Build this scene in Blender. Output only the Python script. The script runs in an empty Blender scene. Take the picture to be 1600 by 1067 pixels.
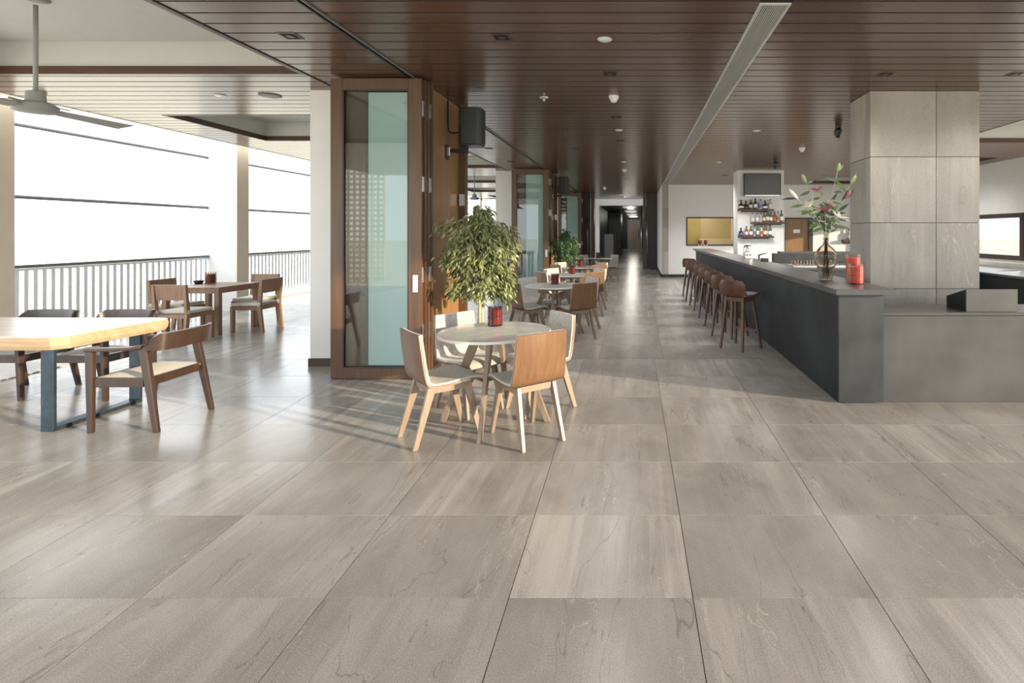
import bpy, bmesh, math, random
from mathutils import Vector, Matrix
random.seed(7)
D = bpy.data
SC = bpy.context.scene
COL = SC.collection
PI = math.pi

# ------------------------------------------------------------------ camera, world, sun, exposure
cam_d = D.cameras.new('camera')
cam = D.objects.new('camera', cam_d)
COL.objects.link(cam)
cam.location = (0, 0, 1.55)
cam.rotation_euler = (PI / 2, 0, 0)
cam_d.sensor_fit = 'HORIZONTAL'
cam_d.sensor_width = 36.0
cam_d.lens = 36.0 * 820 / 1600
cam_d.shift_x = -195 / 1600
cam_d.shift_y = -170.5 / 1600
cam_d.clip_end = 600
SC.camera = cam

SKY = 2.05
W = D.worlds.new('sky')
SC.world = W
W.use_nodes = True
wn = W.node_tree.nodes
bg = wn['Background']
bg.inputs['Color'].default_value = (0.90, 0.955, 1.0, 1)
bg.inputs['Strength'].default_value = SKY

SUN_AZ = Vector((-0.92, 0.39, 0)).normalized()
SUN_EL = math.radians(9.5)
sun_d = D.lights.new('sun', 'SUN')
sun_d.energy = 4.2
sun_d.color = (1.0, 0.82, 0.58)
sun_d.angle = math.radians(1.0)
sun = D.objects.new('sun', sun_d)
COL.objects.link(sun)
sun.location = (30, -15, 12)
travel = Vector((SUN_AZ.x * math.cos(SUN_EL), SUN_AZ.y * math.cos(SUN_EL), -math.sin(SUN_EL)))
sun.rotation_euler = travel.to_track_quat('-Z', 'Y').to_euler()

vs = SC.view_settings
vs.view_transform = 'Standard'
vs.look = 'None'
vs.gamma = 1.0
vs.use_curve_mapping = False
vs.exposure = 1.06
SC.cycles.use_denoising = True
SC.cycles.max_bounces = 14
SC.cycles.diffuse_bounces = 8
SC.cycles.glossy_bounces = 5
SC.cycles.transparent_max_bounces = 24
SC.cycles.transmission_bounces = 10
SC.cycles.sample_clamp_indirect = 8.0
SC.cycles.caustics_reflective = False
SC.cycles.caustics_refractive = False


# ------------------------------------------------------------------ materials
def new_mat(name):
    m = D.materials.new(name)
    m.use_nodes = True
    nt = m.node_tree
    return m, nt, nt.nodes['Principled BSDF']


def N(nt, t, **kw):
    n = nt.nodes.new(t)
    for k, v in kw.items():
        setattr(n, k, v)
    return n


def plain(name, col, rough=0.5, metal=0.0, var=0.08, scale=6.0, bump=0.0, spec=0.5, emit=None, es=0.0, coat=0.0):
    m, nt, b = new_mat(name)
    tc = N(nt, 'ShaderNodeTexCoord')
    no = N(nt, 'ShaderNodeTexNoise')
    no.inputs['Scale'].default_value = scale
    no.inputs['Detail'].default_value = 4
    nt.links.new(tc.outputs['Object'], no.inputs['Vector'])
    r = N(nt, 'ShaderNodeValToRGB')
    r.color_ramp.elements[0].position = 0.3
    r.color_ramp.elements[1].position = 0.7
    r.color_ramp.elements[0].color = tuple(c * (1 - var) for c in col) + (1,)
    r.color_ramp.elements[1].color = tuple(min(1, c * (1 + var)) for c in col) + (1,)
    nt.links.new(no.outputs['Fac'], r.inputs['Fac'])
    nt.links.new(r.outputs['Color'], b.inputs['Base Color'])
    b.inputs['Roughness'].default_value = rough
    b.inputs['Metallic'].default_value = metal
    b.inputs['Specular IOR Level'].default_value = spec
    b.inputs['Coat Weight'].default_value = coat
    if emit:
        b.inputs['Emission Color'].default_value = tuple(emit) + (1,)
        b.inputs['Emission Strength'].default_value = es
    if bump:
        bp = N(nt, 'ShaderNodeBump')
        bp.inputs['Strength'].default_value = bump
        bp.inputs['Distance'].default_value = 0.01
        nt.links.new(no.outputs['Fac'], bp.inputs['Height'])
        nt.links.new(bp.outputs['Normal'], b.inputs['Normal'])
    return m


def wood(name, c1, c2, rough=0.4, axis='X', scale=1.0, coat=0.0, spec=0.5, perobj=0.15, bump=0.06):
    """fine grain stretched along the given object axis"""
    m, nt, b = new_mat(name)
    tc = N(nt, 'ShaderNodeTexCoord')
    oi = N(nt, 'ShaderNodeObjectInfo')
    mp = N(nt, 'ShaderNodeMapping')
    s = [26 * scale] * 3
    s['XYZ'.index(axis)] = 1.6 * scale
    mp.inputs['Scale'].default_value = s
    nt.links.new(tc.outputs['Object'], mp.inputs['Vector'])
    add = N(nt, 'ShaderNodeVectorMath', operation='ADD')
    mul = N(nt, 'ShaderNodeMath', operation='MULTIPLY')
    mul.inputs[1].default_value = 37.0
    nt.links.new(oi.outputs['Random'], mul.inputs[0])
    nt.links.new(mp.outputs['Vector'], add.inputs[0])
    nt.links.new(mul.outputs['Value'], add.inputs[1])
    no = N(nt, 'ShaderNodeTexNoise')
    no.inputs['Scale'].default_value = 1.0
    no.inputs['Detail'].default_value = 6
    no.inputs['Roughness'].default_value = 0.62
    no.inputs['Distortion'].default_value = 0.6
    nt.links.new(add.outputs['Vector'], no.inputs['Vector'])
    r = N(nt, 'ShaderNodeValToRGB')
    r.color_ramp.elements[0].position = 0.32
    r.color_ramp.elements[1].position = 0.68
    r.color_ramp.elements[0].color = tuple(c1) + (1,)
    r.color_ramp.elements[1].color = tuple(c2) + (1,)
    nt.links.new(no.outputs['Fac'], r.inputs['Fac'])
    hs = N(nt, 'ShaderNodeHueSaturation')
    mr = N(nt, 'ShaderNodeMapRange')
    mr.inputs['To Min'].default_value = 1 - perobj
    mr.inputs['To Max'].default_value = 1 + perobj
    nt.links.new(oi.outputs['Random'], mr.inputs['Value'])
    nt.links.new(mr.outputs['Result'], hs.inputs['Value'])
    nt.links.new(r.outputs['Color'], hs.inputs['Color'])
    nt.links.new(hs.outputs['Color'], b.inputs['Base Color'])
    b.inputs['Roughness'].default_value = rough
    b.inputs['Coat Weight'].default_value = coat
    b.inputs['Specular IOR Level'].default_value = spec
    bp = N(nt, 'ShaderNodeBump')
    bp.inputs['Strength'].default_value = bump
    bp.inputs['Distance'].default_value = 0.004
    nt.links.new(no.outputs['Fac'], bp.inputs['Height'])
    nt.links.new(bp.outputs['Normal'], b.inputs['Normal'])
    return m


def stone(name, axis, light, dark, rough, ks=1.0, tilt=0.0, vs_=1.0):
    """veined porcelain: clouds, streaks along axis, thin dark and pale veins, speckle; every tile has its own cut"""
    m, nt, b = new_mat(name)
    L = nt.links.new
    tc = N(nt, 'ShaderNodeTexCoord')
    oi = N(nt, 'ShaderNodeObjectInfo')
    ge = N(nt, 'ShaderNodeNewGeometry')
    sm = N(nt, 'ShaderNodeMath', operation='ADD')
    L(oi.outputs['Random'], sm.inputs[0]); L(ge.outputs['Random Per Island'], sm.inputs[1])
    wn_ = N(nt, 'ShaderNodeTexWhiteNoise', noise_dimensions='1D')
    L(sm.outputs[0], wn_.inputs['W'])
    off = N(nt, 'ShaderNodeVectorMath', operation='SCALE')
    off.inputs['Scale'].default_value = 60
    L(wn_.outputs['Color'], off.inputs[0])
    co = N(nt, 'ShaderNodeVectorMath', operation='ADD')
    L(tc.outputs['Object'], co.inputs[0]); L(off.outputs[0], co.inputs[1])
    ai = 'XYZ'.index(axis)

    def noise(sc_across, sc_along, detail, dist=0.0, rgh=0.55):
        mp = N(nt, 'ShaderNodeMapping')
        s = [sc_across * ks] * 3
        s[ai] = sc_along * ks
        mp.inputs['Rotation'].default_value = (0, tilt, 0)
        mp.inputs['Scale'].default_value = s
        L(co.outputs[0], mp.inputs['Vector'])
        n = N(nt, 'ShaderNodeTexNoise')
        n.inputs['Scale'].default_value = 1
        n.inputs['Detail'].default_value = detail
        n.inputs['Roughness'].default_value = rgh
        n.inputs['Distortion'].default_value = dist
        L(mp.outputs['Vector'], n.inputs['Vector'])
        return n.outputs['Fac']

    def ramp(v, p0, p1, c0=0.0, c1=1.0):
        r = N(nt, 'ShaderNodeMapRange', clamp=True)
        r.inputs['From Min'].default_value = p0
        r.inputs['From Max'].default_value = p1
        r.inputs['To Min'].default_value = c0
        r.inputs['To Max'].default_value = c1
        L(v, r.inputs['Value'])
        return r.outputs['Result']

    def mixc(fac, a, bb, mode='MIX'):
        n = N(nt, 'ShaderNodeMix', data_type='RGBA', blend_type=mode)
        for v, i in ((fac, 0), (a, 6), (bb, 7)):
            if isinstance(v, (int, float)):
                n.inputs[i].default_value = v
            elif isinstance(v, tuple):
                n.inputs[i].default_value = v + (1,)
            else:
                L(v, n.inputs[i])
        return n.outputs[2]

    def mth(op, a, bb):
        n = N(nt, 'ShaderNodeMath', operation=op)
        for i, v in enumerate((a, bb)):
            if isinstance(v, (int, float)):
                n.inputs[i].default_value = v
            else:
                L(v, n.inputs[i])
        return n.outputs[0]

    cloud = noise(2.6, 1.4, 6, 0.4, 0.65)
    c = mixc(ramp(cloud, 0.3, 0.72), dark, light)
    streak = noise(8.0, 0.38, 7, 0.35, 0.62)
    amount = ramp(wn_.outputs['Value'], 0.15, 1.0, 0.08, 1.0)
    sdark = mth('MULTIPLY', ramp(streak, 0.52, 0.68), amount)
    c = mixc(mth('MULTIPLY', sdark, 0.7), c, tuple(v * 0.66 for v in dark))
    spale = mth('MULTIPLY', ramp(streak, 0.47, 0.33), amount)
    c = mixc(mth('MULTIPLY', spale, 0.75), c, tuple(min(1, v * 1.22) for v in light))
    fine = noise(30.0, 0.8, 5, 0.2, 0.6)
    c = mixc(mth('MULTIPLY', ramp(fine, 0.56, 0.70, 0, 0.2), amount), c, tuple(v * 0.72 for v in dark))
    c = mixc(mth('MULTIPLY', ramp(fine, 0.43, 0.31, 0, 0.25), amount), c, tuple(min(1, v * 1.2) for v in light))
    band = noise(3.2, 0.22, 3, 0.2)
    c = mixc(mth('MULTIPLY', ramp(band, 0.52, 0.74), 0.35), c, tuple(v * 0.78 for v in dark))
    vein = noise(2.2, 0.42, 4, 0.7)
    ln = mth('ABSOLUTE', mth('SUBTRACT', vein, 0.5), 0)
    c = mixc(ramp(ln, 0.0035, 0.0, 0, 0.55 * vs_), c, tuple(v * 0.5 for v in dark))
    vein2 = noise(3.0, 0.7, 5, 0.6, 0.65)
    ln2 = mth('ABSOLUTE', mth('SUBTRACT', vein2, 0.60), 0)
    c = mixc(ramp(ln2, 0.004, 0.0, 0, 0.5), c, tuple(min(1, v * 1.45) for v in light))
    sp = N(nt, 'ShaderNodeTexNoise')
    sp.inputs['Scale'].default_value = 190
    sp.inputs['Detail'].default_value = 2
    L(tc.outputs['Object'], sp.inputs['Vector'])
    c = mixc(ramp(sp.outputs['Fac'], 0.56, 0.69, 0, 0.5), c, tuple(v * 0.5 for v in dark))
    c = mixc(ramp(sp.outputs['Fac'], 0.44, 0.32, 0, 0.42), c, tuple(min(1, v * 1.35) for v in light))
    tone = ramp(wn_.outputs['Value'], 0, 1, 0.9, 1.08)
    hs = N(nt, 'ShaderNodeHueSaturation')
    L(tone, hs.inputs['Value']); L(c, hs.inputs['Color'])
    L(hs.outputs['Color'], b.inputs['Base Color'])
    rr = ramp(cloud, 0.2, 0.8, rough - 0.035, rough + 0.035)
    L(rr, b.inputs['Roughness'])
    b.inputs['Specular IOR Level'].default_value = 0.27
    bp = N(nt, 'ShaderNodeBump')
    bp.inputs['Strength'].default_value = 0.04
    bp.inputs['Distance'].default_value = 0.003
    L(sp.outputs['Fac'], bp.inputs['Height'])
    L(bp.outputs['Normal'], b.inputs['Normal'])
    return m


def fabric(name, c1, c2, scale=90):
    m, nt, b = new_mat(name)
    tc = N(nt, 'ShaderNodeTexCoord')
    no = N(nt, 'ShaderNodeTexNoise')
    no.inputs['Scale'].default_value = scale
    no.inputs['Detail'].default_value = 5
    no.inputs['Roughness'].default_value = 0.7
    nt.links.new(tc.outputs['Object'], no.inputs['Vector'])
    r = N(nt, 'ShaderNodeValToRGB')
    r.color_ramp.elements[0].position = 0.36
    r.color_ramp.elements[1].position = 0.64
    r.color_ramp.elements[0].color = tuple(c1) + (1,)
    r.color_ramp.elements[1].color = tuple(c2) + (1,)
    nt.links.new(no.outputs['Fac'], r.inputs['Fac'])
    nt.links.new(r.outputs['Color'], b.inputs['Base Color'])
    b.inputs['Roughness'].default_value = 0.85
    b.inputs['Sheen Weight'].default_value = 0.2
    bp = N(nt, 'ShaderNodeBump')
    bp.inputs['Strength'].default_value = 0.2
    bp.inputs['Distance'].default_value = 0.003
    nt.links.new(no.outputs['Fac'], bp.inputs['Height'])
    nt.links.new(bp.outputs['Normal'], b.inputs['Normal'])
    return m


def clear_glass(name, tint=(0.9, 0.96, 0.95), rough=0.02, refl=1.0):
    """thin sheet: tinted transparency plus fresnel reflection"""
    m, nt, b = new_mat(name)
    nt.nodes.remove(b)
    out = nt.nodes['Material Output']
    tr = N(nt, 'ShaderNodeBsdfTransparent')
    tr.inputs['Color'].default_value = tuple(tint) + (1,)
    gl = N(nt, 'ShaderNodeBsdfGlossy')
    gl.inputs['Roughness'].default_value = rough
    fr = N(nt, 'ShaderNodeFresnel')
    fr.inputs['IOR'].default_value = 1.5
    mu = N(nt, 'ShaderNodeMath', operation='MULTIPLY')
    mu.inputs[1].default_value = refl
    mu.use_clamp = True
    nt.links.new(fr.outputs[0], mu.inputs[0])
    mx = N(nt, 'ShaderNodeMixShader')
    nt.links.new(mu.outputs[0], mx.inputs[0])
    nt.links.new(tr.outputs[0], mx.inputs[1])
    nt.links.new(gl.outputs[0], mx.inputs[2])
    nt.links.new(mx.outputs[0], out.inputs['Surface'])
    return m


def frosted(name, col, alpha):
    """etched glass: partly see-through, lit from both sides"""
    m, nt, b = new_mat(name)
    nt.nodes.remove(b)
    out = nt.nodes['Material Output']
    tr = N(nt, 'ShaderNodeBsdfTransparent')
    tr.inputs['Color'].default_value = tuple(col) + (1,)
    df = N(nt, 'ShaderNodeBsdfDiffuse')
    df.inputs['Color'].default_value = tuple(col) + (1,)
    tl = N(nt, 'ShaderNodeBsdfTranslucent')
    tl.inputs['Color'].default_value = tuple(col) + (1,)
    m1 = N(nt, 'ShaderNodeMixShader')
    m1.inputs[0].default_value = 0.1
    nt.links.new(df.outputs[0], m1.inputs[1]); nt.links.new(tl.outputs[0], m1.inputs[2])
    m2 = N(nt, 'ShaderNodeMixShader')
    m2.inputs[0].default_value = alpha
    nt.links.new(tr.outputs[0], m2.inputs[1]); nt.links.new(m1.outputs[0], m2.inputs[2])
    nt.links.new(m2.outputs[0], out.inputs['Surface'])
    return m


M = {}
M['tile'] = stone('floor_stone', 'Y', (0.46, 0.443, 0.42), (0.295, 0.281, 0.262), 0.215)
M['coltile'] = stone('column_stone', 'Z', (0.50, 0.465, 0.41), (0.33, 0.30, 0.265), 0.4, 0.55, 0.16, 0.3)
M['grout'] = plain('grout', (0.13, 0.115, 0.1), 0.8)
M['ceil'] = wood('ceiling_wood', (0.094, 0.048, 0.030), (0.122, 0.064, 0.041), 0.24, 'X', 0.5, spec=0.6, perobj=0.10, bump=0.0)
M['ceilback'] = plain('recess_black', (0.012, 0.01, 0.01), 0.9)
M['fascia'] = wood('fascia_wood', (0.05, 0.025, 0.016), (0.085, 0.042, 0.027), 0.4, 'X', 0.6)
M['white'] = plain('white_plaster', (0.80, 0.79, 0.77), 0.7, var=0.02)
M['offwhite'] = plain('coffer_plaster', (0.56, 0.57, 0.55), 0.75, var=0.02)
M['cream'] = plain('cream_plaster', (0.76, 0.66, 0.52), 0.7, var=0.03)
M['concrete'] = plain('concrete', (0.42, 0.40, 0.37), 0.7, var=0.06)
M['doorwood'] = wood('door_wood', (0.080, 0.040, 0.021), (0.135, 0.068, 0.036), 0.38, 'Z', 0.8)
M['panelwood'] = wood('panel_wood', (0.19, 0.102, 0.040), (0.27, 0.150, 0.060), 0.4, 'Z', 0.5)
M['darkwood'] = wood('dark_wood', (0.03, 0.019, 0.015), (0.055, 0.034, 0.027), 0.4, 'Z', 0.6)
M['veneer'] = wood('chair_veneer', (0.135, 0.070, 0.035), (0.195, 0.106, 0.053), 0.33, 'Z', 1.0, perobj=0.1)
M['veneershade'] = wood('chair_veneer_shaded', (0.10, 0.05, 0.022), (0.15, 0.078, 0.034), 0.35, 'Z', 1.0, perobj=0.1)  # same veneer, shade of the chairs out of the sun put into its colour
M['ash'] = wood('ash_frame', (0.20, 0.145, 0.10), (0.28, 0.21, 0.15), 0.4, 'Z', 1.2, perobj=0.08)
M['fab'] = fabric('grey_fabric', (0.35, 0.335, 0.31), (0.50, 0.475, 0.435), 30)
M['fab2'] = fabric('beige_fabric', (0.50, 0.46, 0.39), (0.60, 0.56, 0.48))
M['fab3'] = fabric('plum_fabric', (0.085, 0.055, 0.065), (0.13, 0.085, 0.10))
M['walnut'] = wood('walnut', (0.030, 0.0165, 0.012), (0.055, 0.031, 0.022), 0.3, 'Z', 1.0, perobj=0.06, spec=0.6)
M['teak'] = wood('teak', (0.20, 0.115, 0.068), (0.31, 0.185, 0.115), 0.45, 'Z', 1.0, perobj=0.12)
M['stoolwood'] = wood('stool_wood', (0.070, 0.029, 0.014), (0.108, 0.047, 0.024), 0.35, 'Z', 1.0, perobj=0.06)
M['stoolleg'] = wood('stool_leg_wood', (0.10, 0.062, 0.048), (0.15, 0.095, 0.075), 0.24, 'Z', 1.0, perobj=0.05, spec=0.7)
M['slab'] = wood('slab_wood', (0.58, 0.48, 0.37), (0.74, 0.65, 0.54), 0.3, 'X', 0.35, perobj=0)
M['slabedge'] = wood('slab_edge_wood', (0.36, 0.25, 0.145), (0.52, 0.39, 0.25), 0.5, 'X', 0.5, perobj=0)
M['bluesteel'] = plain('blued_steel', (0.035, 0.055, 0.072), 0.38, 0.5, 0.25, 14)
M['slate'] = plain('bar_slate', (0.031, 0.034, 0.036), 0.42, 0, 0.5, 2.6, spec=0.45)
M['slate3'] = plain('bar_front_slate', (0.020, 0.024, 0.026), 0.5, 0, 0.5, 1.8, spec=0.25)
M['slate2'] = plain('counter_slate', (0.068, 0.069, 0.069), 0.42, 0, 0.32, 2.0, spec=0.45)
M['slatetop'] = plain('bar_top_slate', (0.060, 0.059, 0.059), 0.3, 0, 0.18, 3, spec=0.5)
M['black'] = plain('black_plastic', (0.018, 0.020, 0.022), 0.4, var=0.1)
M['speakergrey'] = plain('speaker_shell', (0.030, 0.035, 0.038), 0.38, var=0.1)
M['steel'] = plain('brushed_steel', (0.62, 0.62, 0.61), 0.28, 1.0, 0.06, 20)
M['alu'] = plain('aluminium', (0.70, 0.70, 0.69), 0.45, 0.35, 0.03)
M['rail'] = plain('rail_grey', (0.16, 0.165, 0.17), 0.5)
M['baluster'] = plain('baluster_paint', (0.86, 0.89, 0.92), 0.5, var=0.03)
M['marble'] = plain('marble_top', (0.56, 0.56, 0.54), 0.12, 0, 0.14, 11, spec=0.5)
M['marbleedge'] = plain('marble_edge', (0.80, 0.78, 0.73), 0.25, 0, 0.04)
M['whiteplastic'] = plain('white_plastic', (0.82, 0.82, 0.80), 0.4, var=0.02)
M['fan'] = plain('fan_metal', (0.32, 0.318, 0.31), 0.65, 0.0, 0.04, spec=0.15)
M['yellow'] = plain('yellow_wall', (0.52, 0.44, 0.24), 0.7, var=0.05, scale=1.2)
M['ground'] = plain('sand_ground', (0.72, 0.66, 0.52), 0.9, var=0.12, scale=0.3)
M['sandwall'] = plain('sand_wall', (0.74, 0.66, 0.48), 0.9, var=0.12, scale=1.0)
M['glass'] = clear_glass('door_glass', (0.95, 0.985, 0.98), 0.0, 1.15)
M['cupglass'] = clear_glass('cup_glass', (0.92, 0.87, 0.85), 0.02, 0.25)
M['smokeglass'] = clear_glass('smoke_cup_glass', (0.66, 0.58, 0.62), 0.02, 0.5)
M['winglass'] = clear_glass('window_glass', (0.97, 0.98, 0.98), 0.0, 0.8)
M['teal'] = frosted('teal_film', (0.74, 0.92, 0.895), 0.95)
M['red'] = plain('red_wax', (0.58, 0.042, 0.014), 0.5, var=0.35, scale=9)
M['darkred'] = plain('dark_red_wax', (0.20, 0.035, 0.022), 0.5, var=0.3, scale=9)
M['leaf'] = plain('ficus_leaf', (0.17, 0.195, 0.075), 0.4, var=0.4, scale=14)
M['leafdark'] = plain('dark_ficus_leaf', (0.045, 0.10, 0.035), 0.4, var=0.4, scale=14)
M['bark'] = plain('pale_bark', (0.46, 0.38, 0.26), 0.8, var=0.2, scale=30, bump=0.3)
M['pot'] = plain('planter_grey', (0.10, 0.095, 0.09), 0.6, var=0.15)
M['soil'] = plain('soil', (0.05, 0.035, 0.025), 0.95, var=0.3, scale=40)
M['screen'] = plain('tv_screen', (0.085, 0.09, 0.092), 0.22, var=0.03)
M['lilyleaf'] = plain('lily_leaf', (0.12, 0.19, 0.055), 0.45, var=0.35, scale=20)
M['lilydark'] = plain('lily_leaf_dark', (0.055, 0.085, 0.05), 0.45, var=0.3, scale=20)
M['lilystem'] = plain('lily_stem', (0.55, 0.56, 0.40), 0.5, var=0.15)
M['petalwhite'] = plain('lily_petal_white', (0.80, 0.76, 0.68), 0.5, var=0.08, scale=30)
M['petalpink'] = plain('lily_petal_pink', (0.48, 0.16, 0.18), 0.5, var=0.25, scale=30)
M['budgreen'] = plain('lily_bud_green', (0.42, 0.52, 0.22), 0.5, var=0.15, scale=30)
M['agave'] = plain('agave_leaf', (0.20, 0.36, 0.16), 0.5, var=0.2)
M['exit'] = plain('exit_face', (0.5, 0.8, 0.6), 0.4, emit=(0.62, 0.85, 0.66), es=0.5)

# smoked amber vase glass
vm, vnt, vb = new_mat('smoked_glass')
vb.inputs['Base Color'].default_value = (0.84, 0.77, 0.69, 1)
vb.inputs['Roughness'].default_value = 0.02
vb.inputs['Transmission Weight'].default_value = 1.0
vb.inputs['IOR'].default_value = 1.2
M['vase'] = vm


# ------------------------------------------------------------------ mesh builder
class MB:
    def __init__(s):
        s.v = []
        s.f = []

    def add(s, vs, fs):
        o = len(s.v)
        s.v += [tuple(p) for p in vs]
        s.f += [tuple(i + o for i in f) for f in fs]
        return s

    def box(s, x0, x1, y0, y1, z0, z1):
        return s.add([(x0, y0, z0), (x1, y0, z0), (x1, y1, z0), (x0, y1, z0), (x0, y0, z1), (x1, y0, z1), (x1, y1, z1), (x0, y1, z1)],
                     [(0, 3, 2, 1), (4, 5, 6, 7), (0, 1, 5, 4), (1, 2, 6, 5), (2, 3, 7, 6), (3, 0, 4, 7)])

    def beam(s, p0, p1, a0, b0, a1=None, b1=None, ref=(1, 0, 0), flat=True):
        """tapered bar p0->p1, section a (along ref) x b; ends cut flat to z when flat"""
        a1 = a0 if a1 is None else a1
        b1 = b0 if b1 is None else b1
        p0, p1, ref = Vector(p0), Vector(p1), Vector(ref)
        d = (p1 - p0).normalized()
        if flat:
            u = Vector((ref.x, ref.y, 0)).normalized()
            w = Vector((-u.y, u.x, 0))
        else:
            w = d.cross(ref).normalized()
            u = w.cross(d).normalized()
        vs = []
        for p, a, b in ((p0, a0, b0), (p1, a1, b1)):
            vs += [p - u * a / 2 - w * b / 2, p + u * a / 2 - w * b / 2, p + u * a / 2 + w * b / 2, p - u * a / 2 + w * b / 2]
        fs = [(0, 3, 2, 1), (4, 5, 6, 7), (0, 1, 5, 4), (1, 2, 6, 5), (2, 3, 7, 6), (3, 0, 4, 7)]
        return s.add(vs, fs)

    def tube(s, pts, r, n=8, cap=True):
        pts = [Vector(p) for p in pts]
        rs = r if isinstance(r, (list, tuple)) else [r] * len(pts)
        vs, fs = [], []
        pu = None
        for i, p in enumerate(pts):
            d = (pts[min(i + 1, len(pts) - 1)] - pts[max(i - 1, 0)]).normalized()
            if pu is None:
                pu = d.orthogonal().normalized()
            u = (pu - d * pu.dot(d)).normalized()
            pu = u
            w = d.cross(u)
            for k in range(n):
                a = 2 * PI * k / n
                vs.append(p + (u * math.cos(a) + w * math.sin(a)) * rs[i])
        for i in range(len(pts) - 1):
            for k in range(n):
                fs.append((i * n + k, i * n + (k + 1) % n, (i + 1) * n + (k + 1) % n, (i + 1) * n + k))
        if cap:
            fs.append(tuple(range(n))[::-1])
            fs.append(tuple((len(pts) - 1) * n + k for k in range(n)))
        return s.add(vs, fs)

    def lathe(s, prof, n=20, c=(0, 0, 0)):
        vs, fs = [], []
        for r, z in prof:
            for k in range(n):
                a = 2 * PI * k / n
                vs.append((c[0] + r * math.cos(a), c[1] + r * math.sin(a), c[2] + z))
        for i in range(len(prof) - 1):
            for k in range(n):
                fs.append((i * n + k, i * n + (k + 1) % n, (i + 1) * n + (k + 1) % n, (i + 1) * n + k))
        if prof[0][0] > 1e-4:
            fs.append(tuple(range(n))[::-1])
        if prof[-1][0] > 1e-4:
            fs.append(tuple((len(prof) - 1) * n + k for k in range(n)))
        return s.add(vs, fs)

    def lathe_open(s, prof, n=20, c=(0, 0, 0)):
        """closed profile loop spun round (hollow walls)"""
        vs, fs = [], []
        m = len(prof)
        for r, z in prof:
            for k in range(n):
                a = 2 * PI * k / n
                vs.append((c[0] + r * math.cos(a), c[1] + r * math.sin(a), c[2] + z))
        for i in range(m):
            j = (i + 1) % m
            for k in range(n):
                fs.append((i * n + k, i * n + (k + 1) % n, j * n + (k + 1) % n, j * n + k))
        return s.add(vs, fs)

    def prism(s, poly, z0, z1):
        n = len(poly)
        vs = [(x, y, z0) for x, y in poly] + [(x, y, z1) for x, y in poly]
        fs = [tuple(range(n))[::-1], tuple(range(n, 2 * n))] + [(i, (i + 1) % n, n + (i + 1) % n, n + i) for i in range(n)]
        return s.add(vs, fs)

    def sheet(s, rows, th):
        """grid of points (rows of equal length) thickened by th along its normals"""
        R, C = len(rows), len(rows[0])
        P = [[Vector(p) for p in r] for r in rows]
        vs = []
        nrm = []
        for i in range(R):
            for j in range(C):
                du = P[i][min(j + 1, C - 1)] - P[i][max(j - 1, 0)]
                dv = P[min(i + 1, R - 1)][j] - P[max(i - 1, 0)][j]
                nrm.append(du.cross(dv).normalized())
        vs = [P[i][j] for i in range(R) for j in range(C)] + [P[i][j] + nrm[i * C + j] * th for i in range(R) for j in range(C)]
        o = R * C
        fs = []
        for i in range(R - 1):
            for j in range(C - 1):
                a, b, c, d = i * C + j, i * C + j + 1, (i + 1) * C + j + 1, (i + 1) * C + j
                fs.append((d, c, b, a))
                fs.append((o + a, o + b, o + c, o + d))
        for j in range(C - 1):
            fs.append((j, j + 1, o + j + 1, o + j))
            a = (R - 1) * C
            fs.append((a + j + 1, a + j, o + a + j, o + a + j + 1))
        for i in range(R - 1):
            fs.append(((i + 1) * C, i * C, o + i * C, o + (i + 1) * C))
            fs.append((i * C + C - 1, (i + 1) * C + C - 1, o + (i + 1) * C + C - 1, o + i * C + C - 1))
        return s.add(vs, fs)

    def build(s, name, mat, parent=None, smooth=False, bevel=0.0, seg=2, angle=None, loc=None):
        me = D.meshes.new(name)
        me.from_pydata(s.v, [], s.f)
        bm = bmesh.new()
        bm.from_mesh(me)
        bmesh.ops.recalc_face_normals(bm, faces=bm.faces)
        bm.to_mesh(me)
        bm.free()
        o = D.objects.new(name, me)
        COL.objects.link(o)
        me.materials.append(M[mat])
        if smooth:
            me.polygons.foreach_set('use_smooth', [True] * len(me.polygons))
            if angle:
                me.set_sharp_from_angle(angle=math.radians(angle))
        if bevel:
            b = o.modifiers.new('edge', 'BEVEL')
            b.width = bevel
            b.segments = seg
            b.limit_method = 'ANGLE'
        if parent:
            o.parent = parent
        if loc:
            o.location = loc
        return o


def tag(o, label=None, cat=None, group=None, kind=None):
    if label: o['label'] = label
    if cat: o['category'] = cat
    if group: o['group'] = group
    if kind: o['kind'] = kind
    return o


def thing(name, label, cat, loc=(0, 0, 0), rz=0.0, group=None, kind=None):
    o = D.objects.new(name, None)
    COL.objects.link(o)
    o.empty_display_size = 0.1
    o.location = loc
    o.rotation_euler = (0, 0, rz)
    return tag(o, label, cat, group, kind)


def struct(name, label, loc=(0, 0, 0)):
    o = D.objects.new(name, None)
    COL.objects.link(o)
    o.location = loc
    o['kind'] = 'structure'
    o['label'] = label
    return o


def copy_tree(o, loc=None, rz=None, label=None, group=None, parent=None):
    kids = list(o.children)
    c = o.copy()
    COL.objects.link(c)
    if parent: c.parent = parent
    if loc is not None: c.location = loc
    if rz is not None: c.rotation_euler = (0, 0, rz)
    if label: c['label'] = label
    if group: c['group'] = group
    for k in kids:
        copy_tree(k, parent=c)
    return c


def b1(x0, x1, y0, y1, z0, z1):
    return MB().box(x0, x1, y0, y1, z0, z1)


H = 3.2

# ------------------------------------------------------------------ ground outside
tag(MB().add([(-120, -120, -0.45), (120, -120, -0.45), (120, 160, -0.45), (-120, 160, -0.45)], [(0, 1, 2, 3)]).build('ground', 'ground'),
    'pale sandy ground outside, below the terrace railing', kind='structure')

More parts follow.
